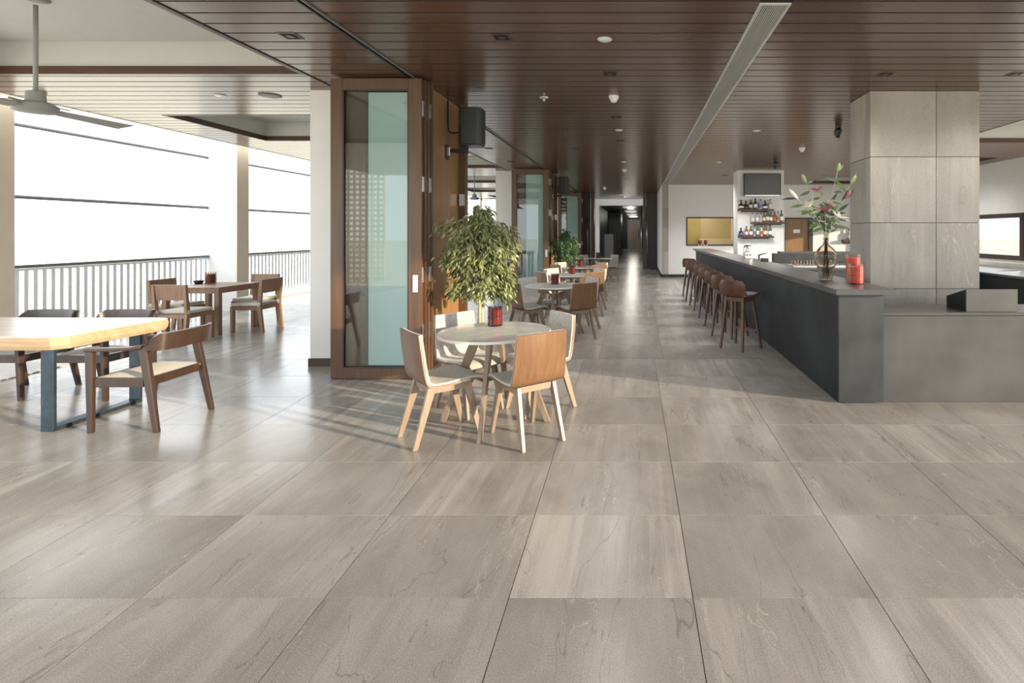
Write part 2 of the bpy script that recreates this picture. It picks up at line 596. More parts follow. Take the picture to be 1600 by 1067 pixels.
# ------------------------------------------------------------------ floor
floor = struct('floor', 'beige streaked stone tile floor running through hall and terrace')
fb = MB()
fb.box(-8.7, 8.7, -4, 6.42, -0.3, -0.006)
fb.box(-8.7, 8.7, 6.42, 30.0, -0.3, -0.006)
fb.box(-3.2, 2.0, 30.0, 50.0, -0.3, -0.006)
fb.build('screed', 'grout', floor)


def tile(quad, name='tile'):
    cx = sum(p[0] for p in quad) / 4
    cy = sum(p[1] for p in quad) / 4
    vs = [(x - cx, y - cy, z) for z in (-0.012, 0.0) for x, y in quad]
    mb = MB().add(vs, [(0, 3, 2, 1), (4, 5, 6, 7), (0, 1, 5, 4), (1, 2, 6, 5), (2, 3, 7, 6), (3, 0, 4, 7)])
    return mb.build(name, 'tile', floor, loc=(cx, cy, 0))


rows = [0.97, 1.58, 2.226, 2.876, 3.545, 4.23, 4.946, 5.66, 6.42]


def jx(k, d):
    c = 0.161 + 0.4745 * k
    return 1.55 * c + d * (35 * c - 10) / 820


g = 0.0019
for i in range(len(rows) - 1):
    y0, y1 = rows[i] + g, rows[i + 1] - g
    for k in range(-9, 8):
        a0, a1, c0, c1 = jx(k, y0) + g, jx(k + 1, y0) - g, jx(k, y1) + g, jx(k + 1, y1) - g
        if a1 < -6.62: continue
        a0 = max(a0, -6.62 + g)
        c0 = max(c0, -6.62 + g)
        if c1 < c0 + 0.02: continue
        tile([(a0, y0), (a1, y0), (c1, y1), (c0, y1)])
PX = 0.8
for i in range(5):
    y0 = 6.425 + PX * i
    for k in range(21):
        x0 = -8.47 + PX * k
        tile([(x0 + g, y0 + g), (x0 + PX - g, y0 + g), (x0 + PX - g, y0 + PX - g), (x0 + g, y0 + PX - g)])
ft = MB()
def far_tiles(x0, x1, y0, y1):
    nx = max(1, round((x1 - x0) / PX)); ny = max(1, round((y1 - y0) / PX))
    sx, sy = (x1 - x0) / nx, (y1 - y0) / ny
    for a in range(nx):
        for b in range(ny):
            X, Y = x0 + a * sx, y0 + b * sy
            ft.box(X + 0.002, X + sx - 0.002, Y + 0.002, Y + sy - 0.002, -0.012, 0)
far_tiles(-8.47, 8.33, 10.43, 30.0)
far_tiles(-3.2, 2.0, 30.0, 49.9)
far_tiles(-6.62, 8.4, -4, 0.96)
tag(ft.build('distant_tiles', 'tile', floor), kind='stuff')
tag(b1(-8.7, -6.63, -4, 6.42, -0.1, 0.012).build('trim_1', 'concrete'), 'plain grey concrete strip at the terrace edge under the slab table', kind='structure')
tag(b1(-8.75, -8.48, 6.43, 30, -0.25, 0.03).build('trim_2', 'concrete'), 'low pale kerb under the terrace railing', kind='structure')

# ------------------------------------------------------------------ ceiling
ceil = struct('ceiling', 'dark glossy timber board ceiling with recessed white coffers')
TX0, TX1 = -2.42, -2.36            # door track slot
VX0, VX1 = 0.885, 1.115            # air grille
CLX0, CLX1 = -6.69, -3.47          # left coffers
CRX0, CRX1 = 5.65, 8.0             # right coffers
YEND = 26.0
left_coffers = [(1.4, 5.48)] + [(7.39 + 4 * i, 9.46 + 4 * i) for i in range(5)]
right_coffers = [(-0.4, 1.66)] + [(3.6 + 4 * i, 5.66 + 4 * i) for i in range(4)]


def cut(y0, y1, holes):
    """board strip y0..y1 minus holes"""
    out = [(y0, y1)]
    for a, b in holes:
        nx = []
        for p, q in out:
            if b <= p or a >= q: nx.append((p, q)); continue
            if p < a: nx.append((p, a))
            if q > b: nx.append((b, q))
        out = nx
    return [(p, q) for p, q in out if q - p > 0.02]


BT = 0.016
fb_ = MB()
def board(x0, x1, y0, y1, near):
    if near:
        cx, cy = (x0 + x1) / 2, (y0 + y1) / 2
        b1(x0 - cx, x1 - cx, y0 - cy, y1 - cy, 0, BT).build('board', 'ceil', ceil, loc=(cx, cy, H))
    else:
        fb_.box(x0, x1, y0, y1, H, H + BT)


k = -40
while True:
    y0 = 3.745 + 0.2 * k + 0.011
    y1 = y0 + 0.178
    k += 1
    if y0 > YEND: break
    near = 3.5 < y0 < 8.4
    if y1 < -4: continue
    # full boards
    xs = [(-3.44, TX0), (TX1, VX0 - 0.003), (VX1 + 0.003, CRX0)] if y0 < 18.1 else [(-3.44, TX0), (TX1, 0.9)]
    for x0, x1 in xs:
        if x1 - x0 > 2.6 and near and False:
            pass
        board(x0, x1, y0, y1, near)
    for p, q in cut(y0, y1, left_coffers):
        board(CLX0, -3.45, p, q, near)
    board(-7.5, CLX0 - 0.002, y0, y1, near)
    if y0 < 18.1:
        for p, q in cut(y0, y1, right_coffers):
            board(CRX0 + 0.003, CRX1, p, q, near)
        board(CRX1 + 0.002, 8.45, y0, y1, near and False)
tag(fb_.build('distant_boards', 'ceil', ceil), kind='stuff')
# black sheet over the boards puts shade into their gaps: strips round the coffers
vb_ = MB()
ZB = H + 0.004
vb_.box(-3.455, CRX0 + 0.01, -4, YEND, ZB, ZB + 0.05)
vb_.box(-7.5, CLX0, -4, YEND, ZB, ZB + 0.05)
vb_.box(CRX1, 8.45, -4, 18.2, ZB, ZB + 0.05)
def solid_between(holes, x0, x1, ya, yb):
    y = ya
    for a, b in holes:
        if a > y: vb_.box(x0, x1, y, a, ZB, ZB + 0.05)
        y = max(y, b)
    if y < yb: vb_.box(x0, x1, y, yb, ZB, ZB + 0.05)
solid_between(left_coffers, CLX0, -3.455, -4, YEND)
solid_between(right_coffers, CRX0, CRX1, -4, 18.2)
vb_.build('gap_shade_panel', 'ceilback', ceil)
# roof slab
rb = MB()
rb.box(-7.5, 8.6, -4, 30, 3.62, 4.0)
rb.box(-3.3, 2.2, 30, 50, 3.4, 4.0)
rb.build('roof_slab', 'offwhite', ceil)
tag(b1(-7.56, -7.5, -4, YEND, H - 0.005, 4.0).build('trim_3', 'white'), 'white roof edge strip along the terrace', kind='structure')


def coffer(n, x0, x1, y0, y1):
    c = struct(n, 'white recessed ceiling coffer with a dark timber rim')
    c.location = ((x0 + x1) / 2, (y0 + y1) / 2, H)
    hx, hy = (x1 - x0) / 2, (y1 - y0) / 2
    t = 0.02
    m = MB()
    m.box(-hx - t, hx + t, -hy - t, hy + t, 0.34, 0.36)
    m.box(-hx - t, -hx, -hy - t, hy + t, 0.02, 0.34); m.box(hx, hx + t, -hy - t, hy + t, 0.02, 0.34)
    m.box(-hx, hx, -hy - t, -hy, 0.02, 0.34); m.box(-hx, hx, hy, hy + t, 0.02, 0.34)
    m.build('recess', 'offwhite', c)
    z0, z1, w = -0.004, 0.078, 0.03
    for a in ((-hx, hx, hy - w, hy), (-hx, hx, -hy, -hy + w), (-hx, -hx + w, -hy + w, hy - w), (hx - w, hx, -hy + w, hy - w)):
        b1(*a, z0, z1).build('rim_board', 'fascia', c)
    return c
for i, (a, b) in enumerate(left_coffers):
    coffer('coffer', CLX0, CLX1, a, b)['label'] = 'white coffer over the terrace, %s from the hanging fan' % ('the one' if i == 0 else ['second', 'third', 'fourth', 'fifth', 'sixth'][i - 1] + ' counting away')
for i, (a, b) in enumerate(right_coffers):
    coffer('coffer', CRX0, CRX1, a, b)['label'] = 'white coffer along the right wall, number %d towards the bar back wall' % (i + 1)
# lips: slightly proud black seam at the coffer edge line and the door track
b1(-3.456, -3.438, -4, YEND, H - 0.008, H + 0.03).build('edge_seam', 'black', ceil)
tr = struct('trim_4', 'black steel sliding door track slot in the timber ceiling')
b1(TX0, TX0 + 0.018, -4, 22.3, H - 0.012, H + 0.02).build('track_lip', 'black', tr)
b1(TX1 - 0.018, TX1, -4, 22.3, H - 0.012, H + 0.02).build('track_lip', 'rail', tr)
b1(TX0 + 0.018, TX1 - 0.018, -4, 22.3, H + 0.01, H + 0.02).build('track_slot', 'black', tr)

# air grille
gr = thing('air_grille', 'long pale aluminium slot grille running down the timber ceiling', 'vent', (1.0, 3.78, H))
gl_ = 18.1 - 3.78
gm = MB()
gm.box(-0.115, -0.095, 0, gl_, -0.008, 0.012); gm.box(0.095, 0.115, 0, gl_, -0.008, 0.012)
gm.box(-0.095, 0.095, 0, 0.02, -0.008, 0.012); gm.box(-0.095, 0.095, gl_ - 0.02, gl_, -0.008, 0.012)
gm.build('frame', 'alu', gr)
b1(-0.095, 0.095, 0.02, gl_ - 0.02, 0.010, 0.013).build('duct_back', 'ceilback', gr)
for i in range(12):
    x = -0.095 + 0.19 * (i + 0.5) / 12
    b1(x - 0.0036, x + 0.0036, 0.02, gl_ - 0.02, -0.006, 0.008).build('slat', 'alu', gr)

# ------------------------------------------------------------------ walls of the hall
WY = 18.16
wb = struct('wall_back', 'white plaster wall behind the bar with a yellow hatch')
w = MB()
wx0, wx1, wz0, wz1 = 1.705, 3.40, 1.085, 2.08          # hatch opening
dx0, dx1, dz1 = 5.12, 6.09, 2.06                        # door opening
w.box(0.87, wx0, WY, WY + 0.25, 0, H)
w.box(wx0, wx1, WY, WY + 0.25, 0, wz0); w.box(wx0, wx1, WY, WY + 0.25, wz1, H)
w.box(wx1, dx0, WY, WY + 0.25, 0, H)
w.box(dx0, dx1, WY, WY + 0.25, dz1, H)
w.box(dx1, 8.45, WY, WY + 0.25, 0, H)
w.build('plaster', 'white', wb)
tag(b1(0.87, 1.12, WY + 0.25, 22.4, 0, H).build('wall_corridor', 'white'), 'white side wall leading to the pivot doors', kind='structure')
for i in range(4):
    b1(0.872, 1.095, WY - 0.014, WY, 0.1 + 0.775 * i, 0.1 + 0.775 * i + 0.771).build('tile', 'coltile', wb)
bs = MB()
bs.box(0.845, 3.4, WY - 0.03, WY - 0.002, 0, 0.1)
bs.box(0.84, 0.868, WY - 0.03, 22.3, 0, 0.1)
tag(bs.build('baseboard_back', 'slate'), 'dark slate baseboard under the white wall by the corridor', kind='structure')
# yellow hatch
wf = struct('window_1', 'dark framed hatch with a yellow lit room behind')
f = MB()
t = 0.045
f.box(wx0, wx1, WY - 0.02, WY + 0.1, wz0, wz0 + t); f.box(wx0, wx1, WY - 0.02, WY + 0.1, wz1 - t, wz1)
f.box(wx0, wx0 + t, WY - 0.02, WY + 0.1, wz0 + t, wz1 - t); f.box(wx1 - t, wx1, WY - 0.02, WY + 0.1, wz0 + t, wz1 - t)
f.build('window_frame', 'darkwood', wf)
b1(wx0 + t, wx1 - t, WY + 0.03, WY + 0.036, wz0 + t, wz1 - t).build('pane', 'winglass', wf)
rm = struct('wall_hatch', 'yellow painted room seen through the hatch')
m = MB()
m.box(1.3, 4.6, 20.9, 21.0, 0, 2.9); m.box(1.3, 1.36, WY + 0.25, 20.9, 0, 2.9); m.box(4.54, 4.6, WY + 0.25, 20.9, 0, 2.9)
m.box(1.3, 4.6, WY + 0.25, 21.0, 2.9, 2.96); m.box(1.3, 4.6, WY + 0.25, 21.0, -0.005, 0.0)
m.build('plaster', 'yellow', rm)
b1(2.4, 4.5, 20.1, 20.85, 0.0, 1.3).build('partition', 'cream', rm)
lp = D.lights.new('hatch_room_lamp', 'POINT'); lp.energy = 24; lp.color = (1, 0.86, 0.55); lp.shadow_soft_size = 0.15
lo = D.objects.new('hatch_room_lamp', lp); COL.objects.link(lo); lo.location = (2.4, 19.4, 2.6)
# back door
dr = struct('door_1', 'brown timber door in the white wall behind the bar')
b1(dx0 + 0.02, dx1 - 0.14, WY + 0.06, WY + 0.11, 0, dz1 - 0.05).build('leaf', 'panelwood', dr)
fm = MB()
fm.box(dx1 - 0.14, dx1, WY - 0.015, WY + 0.2, 0, dz1); fm.box(dx0, dx0 + 0.02, WY - 0.015, WY + 0.2, 0, dz1)
fm.box(dx0 + 0.02, dx1 - 0.14, WY - 0.015, WY + 0.2, dz1 - 0.05, dz1)
fm.build('door_frame', 'darkwood', dr)
b1(5.43, 5.66, WY + 0.045, WY + 0.06, 1.53, 1.65).build('door_plate', 'alu', dr)
b1(dx0 - 0.1, dx1 + 0.1, WY + 0.3, WY + 0.4, 0, 2.4).build('back_panel', 'darkwood', dr)

# right wall with windows
wr = struct('wall_right', 'white wall beyond the stone column with a bright window')
m = MB()
RX = 8.45
wins = [(11.45, 14.3, 0.93, 1.98), (15.3, 17.75, 0.93, 1.98)]
m.box(RX, RX + 0.25, 2.8, 4.6, 0, H)  # unseen wall stretch, added to keep sun off the column front
y = 11.3
for a, b, z0, z1 in wins:
    m.box(RX, RX + 0.25, y, a, 0, H)
    m.box(RX, RX + 0.25, a, b, 0, z0); m.box(RX, RX + 0.25, a, b, z1, H)
    y = b
m.box(RX, RX + 0.25, y, WY + 0.25, 0, H)
m.build('plaster', 'white', wr)
for i, (a, b, z0, z1) in enumerate(wins):
    wf = struct('window_%d' % (i + 2), ['dark framed strip window in the wall beyond the stone column', 'dark framed strip window letting sun onto the door wall'][i])
    f = MB()
    t = 0.1
    f.box(RX - 0.03, RX + 0.12, a, b, z0, z0 + t); f.box(RX - 0.03, RX + 0.12, a, b, z1 - t, z1)
    f.box(RX - 0.03, RX + 0.12, a, a + t, z0 + t, z1 - t); f.box(RX - 0.03, RX + 0.12, b - t, b, z0 + t, z1 - t)
    f.build('window_frame', 'darkwood', wf)
    b1(RX + 0.05, RX + 0.056, a + t, b - t, z0 + t, z1 - t).build('pane', 'winglass', wf)

# TV pillar
tag(b1(2.68, 3.91, 13.95, 14.55, 0, H).build('column', 'white'), 'square white pillar carrying the television and bottle shelves', kind='structure')
# corridor end
pv = struct('door_2', 'tall dark timber pivot door leaf beside the round tables, standing open')
b1(-2.43, -1.98, 22.4, 22.46, 0, H).build('leaf', 'darkwood', pv)
b1(-1.96, -1.82, 22.35, 22.95, 0, H).build('leaf_edge', 'doorwood', pv)
pv2 = struct('door_3', 'tall dark timber pivot door leaf beside the white wall, standing open')
b1(0.40, 0.87, 22.4, 22.46, 0, H).build('leaf', 'darkwood', pv2)
b1(0.27, 0.39, 22.35, 23.0, 0, H).build('leaf_edge', 'doorwood', pv2)
def pull(parent, x, y):
    p = MB().tube([(x, y, 1.0 - 0.35), (x, y, 2.25)], 0.026, 10).build('pull_handle', 'steel', parent, smooth=True)
    q = MB()
    for z in (0.85, 1.3, 1.7, 2.1):
        q.tube([(x, y, z), (x, y + 0.12, z)], 0.013, 6)
    q.build('handle_post', 'steel', parent)
pull(pv, -2.09, 22.28); pull(pv2, 0.19, 22.25); pull(pv2, 0.43, 22.28)
tag(b1(-2.62, -2.44, 21.9, 26, 0, H).build('wall_left', 'darkwood'), 'dark timber wall end by the pivot door', kind='structure')
po = struct('wall_end', 'white portal and dark lobby at the far end of the corridor')
b1(-2.6, 1.1, 26.0, 26.3, 2.88, H).build('lintel', 'white', po)
b1(-2.6, -1.86, 26.0, 26.3, 0, 2.88).build('jamb', 'white', po)
m = MB()
m.box(-1.9, -1.85, 26.3, 49.5, 0, 2.9); m.box(1.0, 1.1, 22.9, 49.5, 0, H); m.box(-1.9, 1.1, 49.5, 49.6, 0, 2.9)
m.box(-2.6, 1.1, 26.3, 49.6, 2.88, 2.95)
m.build('lobby_shell', 'slate', po)
b1(-1.85, -1.35, 30.0, 34, 0, 1.45).build('reception_block', 'concrete', po)
b1(-1.85, -1.05, 34.5, 38, 0, 2.85).build('dark_block', 'slate', po)
ld = struct('door_4', 'grey streaked lobby door at the very end of the corridor')
b1(-0.88, 0.32, 49.42, 49.48, 0, 2.75).build('leaf', 'coltile', ld)
MB().tube([(0.18, 49.36, 0.9), (0.18, 49.36, 1.9)], 0.03, 8).build('pull_handle', 'black', ld)
ex = thing('exit_sign', 'small pale green exit sign under the corridor lintel', 'sign', (-0.31, 26.2, 2.86))
b1(-0.16, 0.16, -0.02, 0.02, -0.17, -0.03).build('sign_face', 'exit', ex)
b1(-0.015, 0.015, -0.015, 0.015, -0.03, 0.02).build('hanger', 'steel', ex)
for (x, y) in ((-0.4, 29.0), (-0.4, 35.0), (-0.4, 41.0), (-0.3, 46.5)):  # added point lights without fixtures, brighten the lobby
    lp = D.lights.new('lobby_fill', 'POINT'); lp.energy = 36 if y > 45 else 10; lp.color = (1, 0.93, 0.82); lp.shadow_soft_size = 0.4
    lo = D.objects.new('lobby_fill', lp); COL.objects.link(lo); lo.location = (x, y, 2.7)

pd_ = D.lights.new('portal_fill', 'SPOT'); pd_.energy = 90; pd_.spot_size = math.radians(95); pd_.spot_blend = 0.6; pd_.shadow_soft_size = 0.08  # added spot without a fixture, brightens the white portal
pl_ = D.objects.new('portal_fill', pd_); COL.objects.link(pl_); pl_.location = (-0.6, 22.8, 3.05); pl_.rotation_euler = (math.radians(82), 0, 0)

# ------------------------------------------------------------------ white pillars with folded doors
def leaf(parent, x0, x1, y, stile_l=0.125, stile_r=0.135, glass='glass', z1=H - 0.025, hinges=True, handle=False):
    m = MB()
    th = 0.05
    m.box(x0, x0 + stile_l, y, y + th, 0.006, z1); m.box(x1 - stile_r, x1, y, y + th, 0.006, z1)
    m.box(x0 + stile_l, x1 - stile_r, y, y + th, 0.006, 0.115); m.box(x0 + stile_l, x1 - stile_r, y, y + th, z1 - 0.115, z1)
    o = m.build('door_leaf', 'doorwood', parent, bevel=0.004)
    b1(x0 + stile_l, x1 - stile_r, y + 0.02, y + 0.028, 0.115, z1 - 0.115).build('glass_pane', glass, o)
    bd = MB()
    bw = 0.014
    bd.box(x0 + stile_l, x0 + stile_l + bw, y + 0.002, y + 0.018, 0.115, z1 - 0.115); bd.box(x1 - stile_r - bw, x1 - stile_r, y + 0.002, y + 0.018, 0.115, z1 - 0.115)
    bd.box(x0 + stile_l + bw, x1 - stile_r - bw, y + 0.002, y + 0.018, 0.115, 0.115 + bw); bd.box(x0 + stile_l + bw, x1 - stile_r - bw, y + 0.002, y + 0.018, z1 - 0.115 - bw, z1 - 0.115)
    bd.build('glazing_bead', 'darkwood', o)
    if hinges:
        for z in (0.42, 1.02, 1.98, 2.78):
            b1(x1 - 0.004, x1 + 0.010, y + 0.022, y + 0.062, z, z + 0.16).build('hinge', 'steel', o)
    if handle:
        b1(x1 - 0.088, x1 - 0.033, y - 0.008, y, 0.92, 1.10).build('flush_handle', 'steel', o)
    return o


names = ['nearest the camera, beside the white pillar', 'second along the terrace, behind the first ficus', 'third along the terrace, behind the dark ficus']
for i in range(3):
    oy = 8.0 * i
    wp = struct('column', 'white pillar with a timber clad side behind folded doors, %s' % ['the near one', 'the middle one', 'the far one'][i], (0, oy, 0))
    b1(-3.79, -2.39, 6.09, 6.90, 0, H).build('plaster', 'white', wp)
    b1(-2.39, -2.35, 5.86, 6.62, 0, H).build('wood_panel', 'panelwood', wp)
    b1(-2.39, -2.35, 6.624, 6.92, 0, H).build('wood_panel', 'panelwood', wp)
    b1(-2.43, -2.27, 6.93, 7.05, 0, H - 0.02).build('door_post', 'doorwood', wp)
    bm_ = MB(); bm_.box(-3.805, -2.5, 6.072, 6.088, 0, 0.09)
    bm_.build('baseboard', 'fascia', wp)
    b1(-2.33, -2.27, 6.88, 6.925, 1.9, 2.05).build('hinge', 'steel', wp)
    ds = struct('door_%d' % (5 + i), 'folded stack of teal glass timber doors, %s' % names[i], (0, oy, 0))
    leaf(ds, -3.23, -2.27, 5.53, handle=True)
    leaf(ds, -3.22, -2.255, 5.60, 0.33, 0.135, 'teal', hinges=False)
    leaf(ds, -3.22, -2.25, 5.67, 0.33, 0.135, 'glass')
    leaf(ds, -3.22, -2.245, 5.745, 0.13, 0.135, 'glass', hinges=False)

# ------------------------------------------------------------------ stone column by the bar
sc = struct('column', 'square column clad in beige stone tiles standing behind the bar')
CX0, CX1, CY0, CY1 = 2.724, 4.0, 6.12, 6.71
b1(CX0 + 0.012, CX1 - 0.012, CY0 + 0.012, CY1 - 0.012, 0, H).build('core', 'grout', sc)
zs = [0, 0.125, 0.893, 1.662, 2.43, H]
gg = 0.004
def ctile(x0, x1, y0, y1, z0, z1):
    c = ((x0 + x1) / 2, (y0 + y1) / 2, (z0 + z1) / 2)
    b1(x0 - c[0], x1 - c[0], y0 - c[1], y1 - c[1], z0 - c[2], z1 - c[2]).build('tile', 'coltile', sc, loc=c)
for a, b in zip(zs, zs[1:]):
    for x0, x1 in ((CX0, 3.493), (3.493, CX1)):
        ctile(x0 + (gg if x0 > CX0 else 0), x1 - gg, CY0, CY0 + 0.013, a + gg, b - gg)
        ctile(x0 + gg, x1 - gg, CY1 - 0.013, CY1, a + gg, b - gg)
    for y0, y1 in ((CY0 + 0.014, 6.24), (6.24, CY1)):
        ctile(CX0, CX0 + 0.013, y0, y1 - gg, a + gg, b - gg)
        ctile(CX1 - 0.013, CX1, y0, y1 - gg, a + gg, b - gg)

# ------------------------------------------------------------------ terrace: columns, railing, rails
for i in range(-1, 6):
    y = 10.33 + 4.01 * i
    c = struct('column', 'cream terrace column between railing bays, number %d from the camera side' % (i + 2))
    b1(-8.62, -7.89, y, y + 0.32, -0.4, 4.0).build('shaft', 'white', c)
    b1(-7.89, -7.87, y, y + 0.32, -0.4, 4.0).build('inner_face', 'cream', c)
RAIL = None
for i in range(-1, 5):
    y0, y1 = 10.65 + 4.01 * i, 14.34 + 4.01 * i
    wd = ['behind the slab table', 'beyond the square teak table', 'third bay along', 'fourth bay along', 'fifth bay along', 'sixth bay along'][i + 1]
    t = thing('railing', 'white slatted terrace railing with grey top rail, %s' % wd, 'railing', (-8.45, y0, 0), group='terrace railing bays')
    L = y1 - y0
    m = MB(); m.box(-0.035, 0.035, 0, L, 1.055, 1.10); m.build('top_rail', 'rail', t)
    m = MB(); m.box(-0.02, 0.02, 0, L, 1.02, 1.05); m.build('upper_flat', 'baluster', t)
    b1(-0.02, 0.02, 0, L, 0.06, 0.10).build('bottom_rail', 'baluster', t)
    n = 33
    if i < 1:
        for q in range(n):
            yy = L * (q + 0.5) / n
            b1(-0.012, 0.012, yy - 0.026, yy + 0.026, 0.10, 1.02).build('baluster', 'baluster', t)
    else:
        m = MB()
        for q in range(n):
            yy = L * (q + 0.5) / n
            m.box(-0.012, 0.012, yy - 0.026, yy + 0.026, 0.10, 1.02)
        tag(m.build('baluster_row', 'baluster', t), kind='stuff')
    for z, nm in ((3.02, 'upper'), (2.035, 'lower')):
        r = MB().tube([(0, 0, 0), (0, L, 0)], 0.027, 8).build('screen_rail', 'rail')
        r.location = (-8.45, y0, z)
        tag(r, 'thin grey %s screen rail spanning the terrace opening, %s' % (nm, wd), 'rail', 'terrace screen rails')
# garden beyond
gw = tag(b1(-22, -21.6, 12, 34, -0.45, 0.25).build('garden_wall', 'sandwall'), 'low sandy garden wall beyond the railing', 'wall')
for n_, (x, y) in enumerate(((-9.6, 7.7), (-10.6, 9.6))):
    t = thing('agave', 'spiky green agave just outside the railing, %s' % ['close to the cream column', 'a little further along'][n_], 'plant', (x, y, -0.45))
    random.seed(3 + n_)
    for q in range(14):
        a = q * 2.4
        el = 0.35 + 0.8 * (q / 14)
        ln = 0.75 + 0.2 * random.random()
        d = Vector((math.cos(a) * math.cos(el), math.sin(a) * math.cos(el), math.sin(el)))
        s_ = Vector((-math.sin(a), math.cos(a), 0)) * 0.05
        p0, p1, p2 = Vector((0, 0, 0.02)), d * ln * 0.5 + Vector((0, 0, 0.05)), d * ln
        up = Vector((0, 0, 0.02))
        MB().add([p0 - s_ * .6, p0 + s_ * .6, p1 + s_, p1 - s_, p2, p1 - up], [(0, 1, 2, 3), (3, 2, 4), (0, 5, 1), (1, 5, 2), (0, 3, 5), (2, 5, 4), (3, 4, 5)]).build('leaf', 'agave', t)
# lattice tower outside, mirrored in the door glass
lt = struct('wall_lattice', 'tall sand coloured lattice screen outside, mirrored in the door glass')
m = MB()
for q in range(9):
    x = -12.1 + 0.24 * q
    m.box(x - 0.03, x + 0.03, -10.1, -10.0, -0.45, 4.6)
for q in range(24):
    z = -0.3 + 0.21 * q
    m.box(-12.15, -10.15, -10.0, -9.93, z - 0.045, z + 0.045)
m.build('lattice', 'sandwall', lt)

# ------------------------------------------------------------------ bar
bar = thing('bar_counter', 'long dark slate bar counter with overhanging top and stools along it', 'bar', (1.834, 4.76, 0))
BL = 16.3 - 4.76
b1(0.0, 0.03, 0.035, BL, 0.0, 0.99).build('front_panel', 'slate3', bar)
b1(0.0, 0.405, 0.0, 0.033, 0.012, 0.99).build('end_panel', 'slate', bar)
b1(0.03, 0.405, 0.033, BL, 0.0, 0.985).build('carcass', 'black', bar)
b1(0.05, 0.33, 0.004, 0.03, 0.0, 0.012).build('plinth', 'black', bar)
b1(-0.057, 0.49, -0.08, BL + 0.3, 0.99, 1.04).build('bar_top', 'slatetop', bar, bevel=0.002)
sv = thing('service_counter', 'low slate service counter joining the end of the bar in front of the column', 'counter', (2.245, 4.80, 0))
b1(0.0, 2.2, 0.0, 0.03, 0.004, 0.785).build('front_panel', 'slate2', sv)
b1(0.0, 2.2, 0.03, 0.5, 0.004, 0.785).build('carcass', 'black', sv)
b1(0.0, 2.2, -0.008, 0.55, 0.79, 0.818).build('counter_top', 'slatetop', sv, bevel=0.002)
px = thing('till_box', 'grey slate box with a painted-in shaded side and sloping top on the service counter', 'box', (3.04, 4.85, 0.818))
MB().add([(0.006, 0, 0), (0.48, 0, 0), (0.48, 0.3, 0), (0.006, 0.3, 0), (0.006, 0, 0.206), (0.48, 0, 0.206), (0.48, 0.3, 0.113), (0.006, 0.3, 0.113)],
         [(0, 3, 2, 1), (4, 5, 6, 7), (0, 1, 5, 4), (1, 2, 6, 5), (2, 3, 7, 6), (3, 0, 4, 7)]).build('box_body', 'slate2', px)
MB().add([(0, 0.004, 0), (0.005, 0.004, 0), (0.005, 0.3, 0), (0, 0.3, 0), (0, 0.004, 0.203), (0.005, 0.004, 0.203), (0.005, 0.3, 0.111), (0, 0.3, 0.111)],
         [(0, 3, 2, 1), (4, 5, 6, 7), (0, 1, 5, 4), (1, 2, 6, 5), (2, 3, 7, 6), (3, 0, 4, 7)]).build('side_shade_panel', 'black', px)  # black panel puts this side's shade into the colour
# back bar behind
bk = thing('back_counter', 'black back bar counter with raised rear ledge beyond the vase', 'counter', (2.95, 9.6, 0))
b1(0, 3.2, 0, 1.55, 0, 0.87).build('carcass', 'black', bk)
b1(-0.02, 3.2, -0.03, 1.55, 0.87, 0.9).build('worktop', 'slatetop', bk)
b1(-0.02, 3.2, 1.56, 1.8, 0, 1.10).build('rear_ledge', 'slate', bk)
b1(0.1, 1.6, 1.57, 1.79, 1.10, 1.14).build('ledge_tray', 'slatetop', bk)
sk = thing('sink_counter', 'stainless steel sink counter on black base under the bright window', 'counter', (6.25, 8.3, 0))
b1(0.03, 1.3, 0, 3.6, 0, 0.79).build('base_cabinet', 'black', sk)
b1(0, 1.3, 0, 3.6, 0.79, 0.83).build('steel_top', 'steel', sk)
b1(1.28, 1.32, 0, 3.6, 0.83, 0.93).build('splashback', 'steel', sk)
for yy in (0.5, 1.5, 2.6):
    MB().lathe_open([(0.18, 0.831), (0.2, 0.831), (0.2, 0.836), (0.18, 0.836)], 20, (0.7, yy, 0)).build('basin_rim', 'steel', sk, smooth=True, angle=40)
    MB().lathe([(0.18, 0.8315), (0.0, 0.8312)], 20, (0.7, yy, 0)).build('basin', 'black', sk)

# ------------------------------------------------------------------ dining chairs
def seat_profile():
    """(y, z) of the inner shell line, from back top to seat front"""
    return [(-0.25, 0.82), (-0.24, 0.72), (-0.227, 0.62), (-0.213, 0.53), (-0.20, 0.475), (-0.175, 0.448), (-0.13, 0.438), (-0.05, 0.436), (0.06, 0.445), (0.13, 0.452), (0.185, 0.448), (0.22, 0.432), (0.24, 0.405)]


def shell_rows(w_back, w_seat, off, trim=0.0, curve=0.014):
    pr = seat_profile()
    rows_ = []
    n = 9
    for i, (y, z) in enumerate(pr):
        t = min(1, i / 5.0)
        hw = (w_back * (1 - t) + w_seat * t) / 2 - trim
        if i == 0: hw -= 0.006
        if i == len(pr) - 1: hw -= 0.02
        row = []
        for j in range(n):
            u = -1 + 2 * j / (n - 1)
            cv = curve * u * u * (1 if i < 5 else 0.25)
            row.append((u * hw, y + (cv if i < 5 else 0), z + (cv if i >= 5 else 0)))
        rows_.append(row)
    # normals for offset: shift along profile normal
    out = []
    for i, row in enumerate(rows_):
        a = pr[max(i - 1, 0)]; b = pr[min(i + 1, len(pr) - 1)]
        dy, dz = b[0] - a[0], b[1] - a[1]
        l = math.hypot(dy, dz)
        ny, nz = -dz / l, dy / l       # towards the sitter
        out.append([(x, y + ny * off, z + nz * off) for x, y, z in row])
    return out


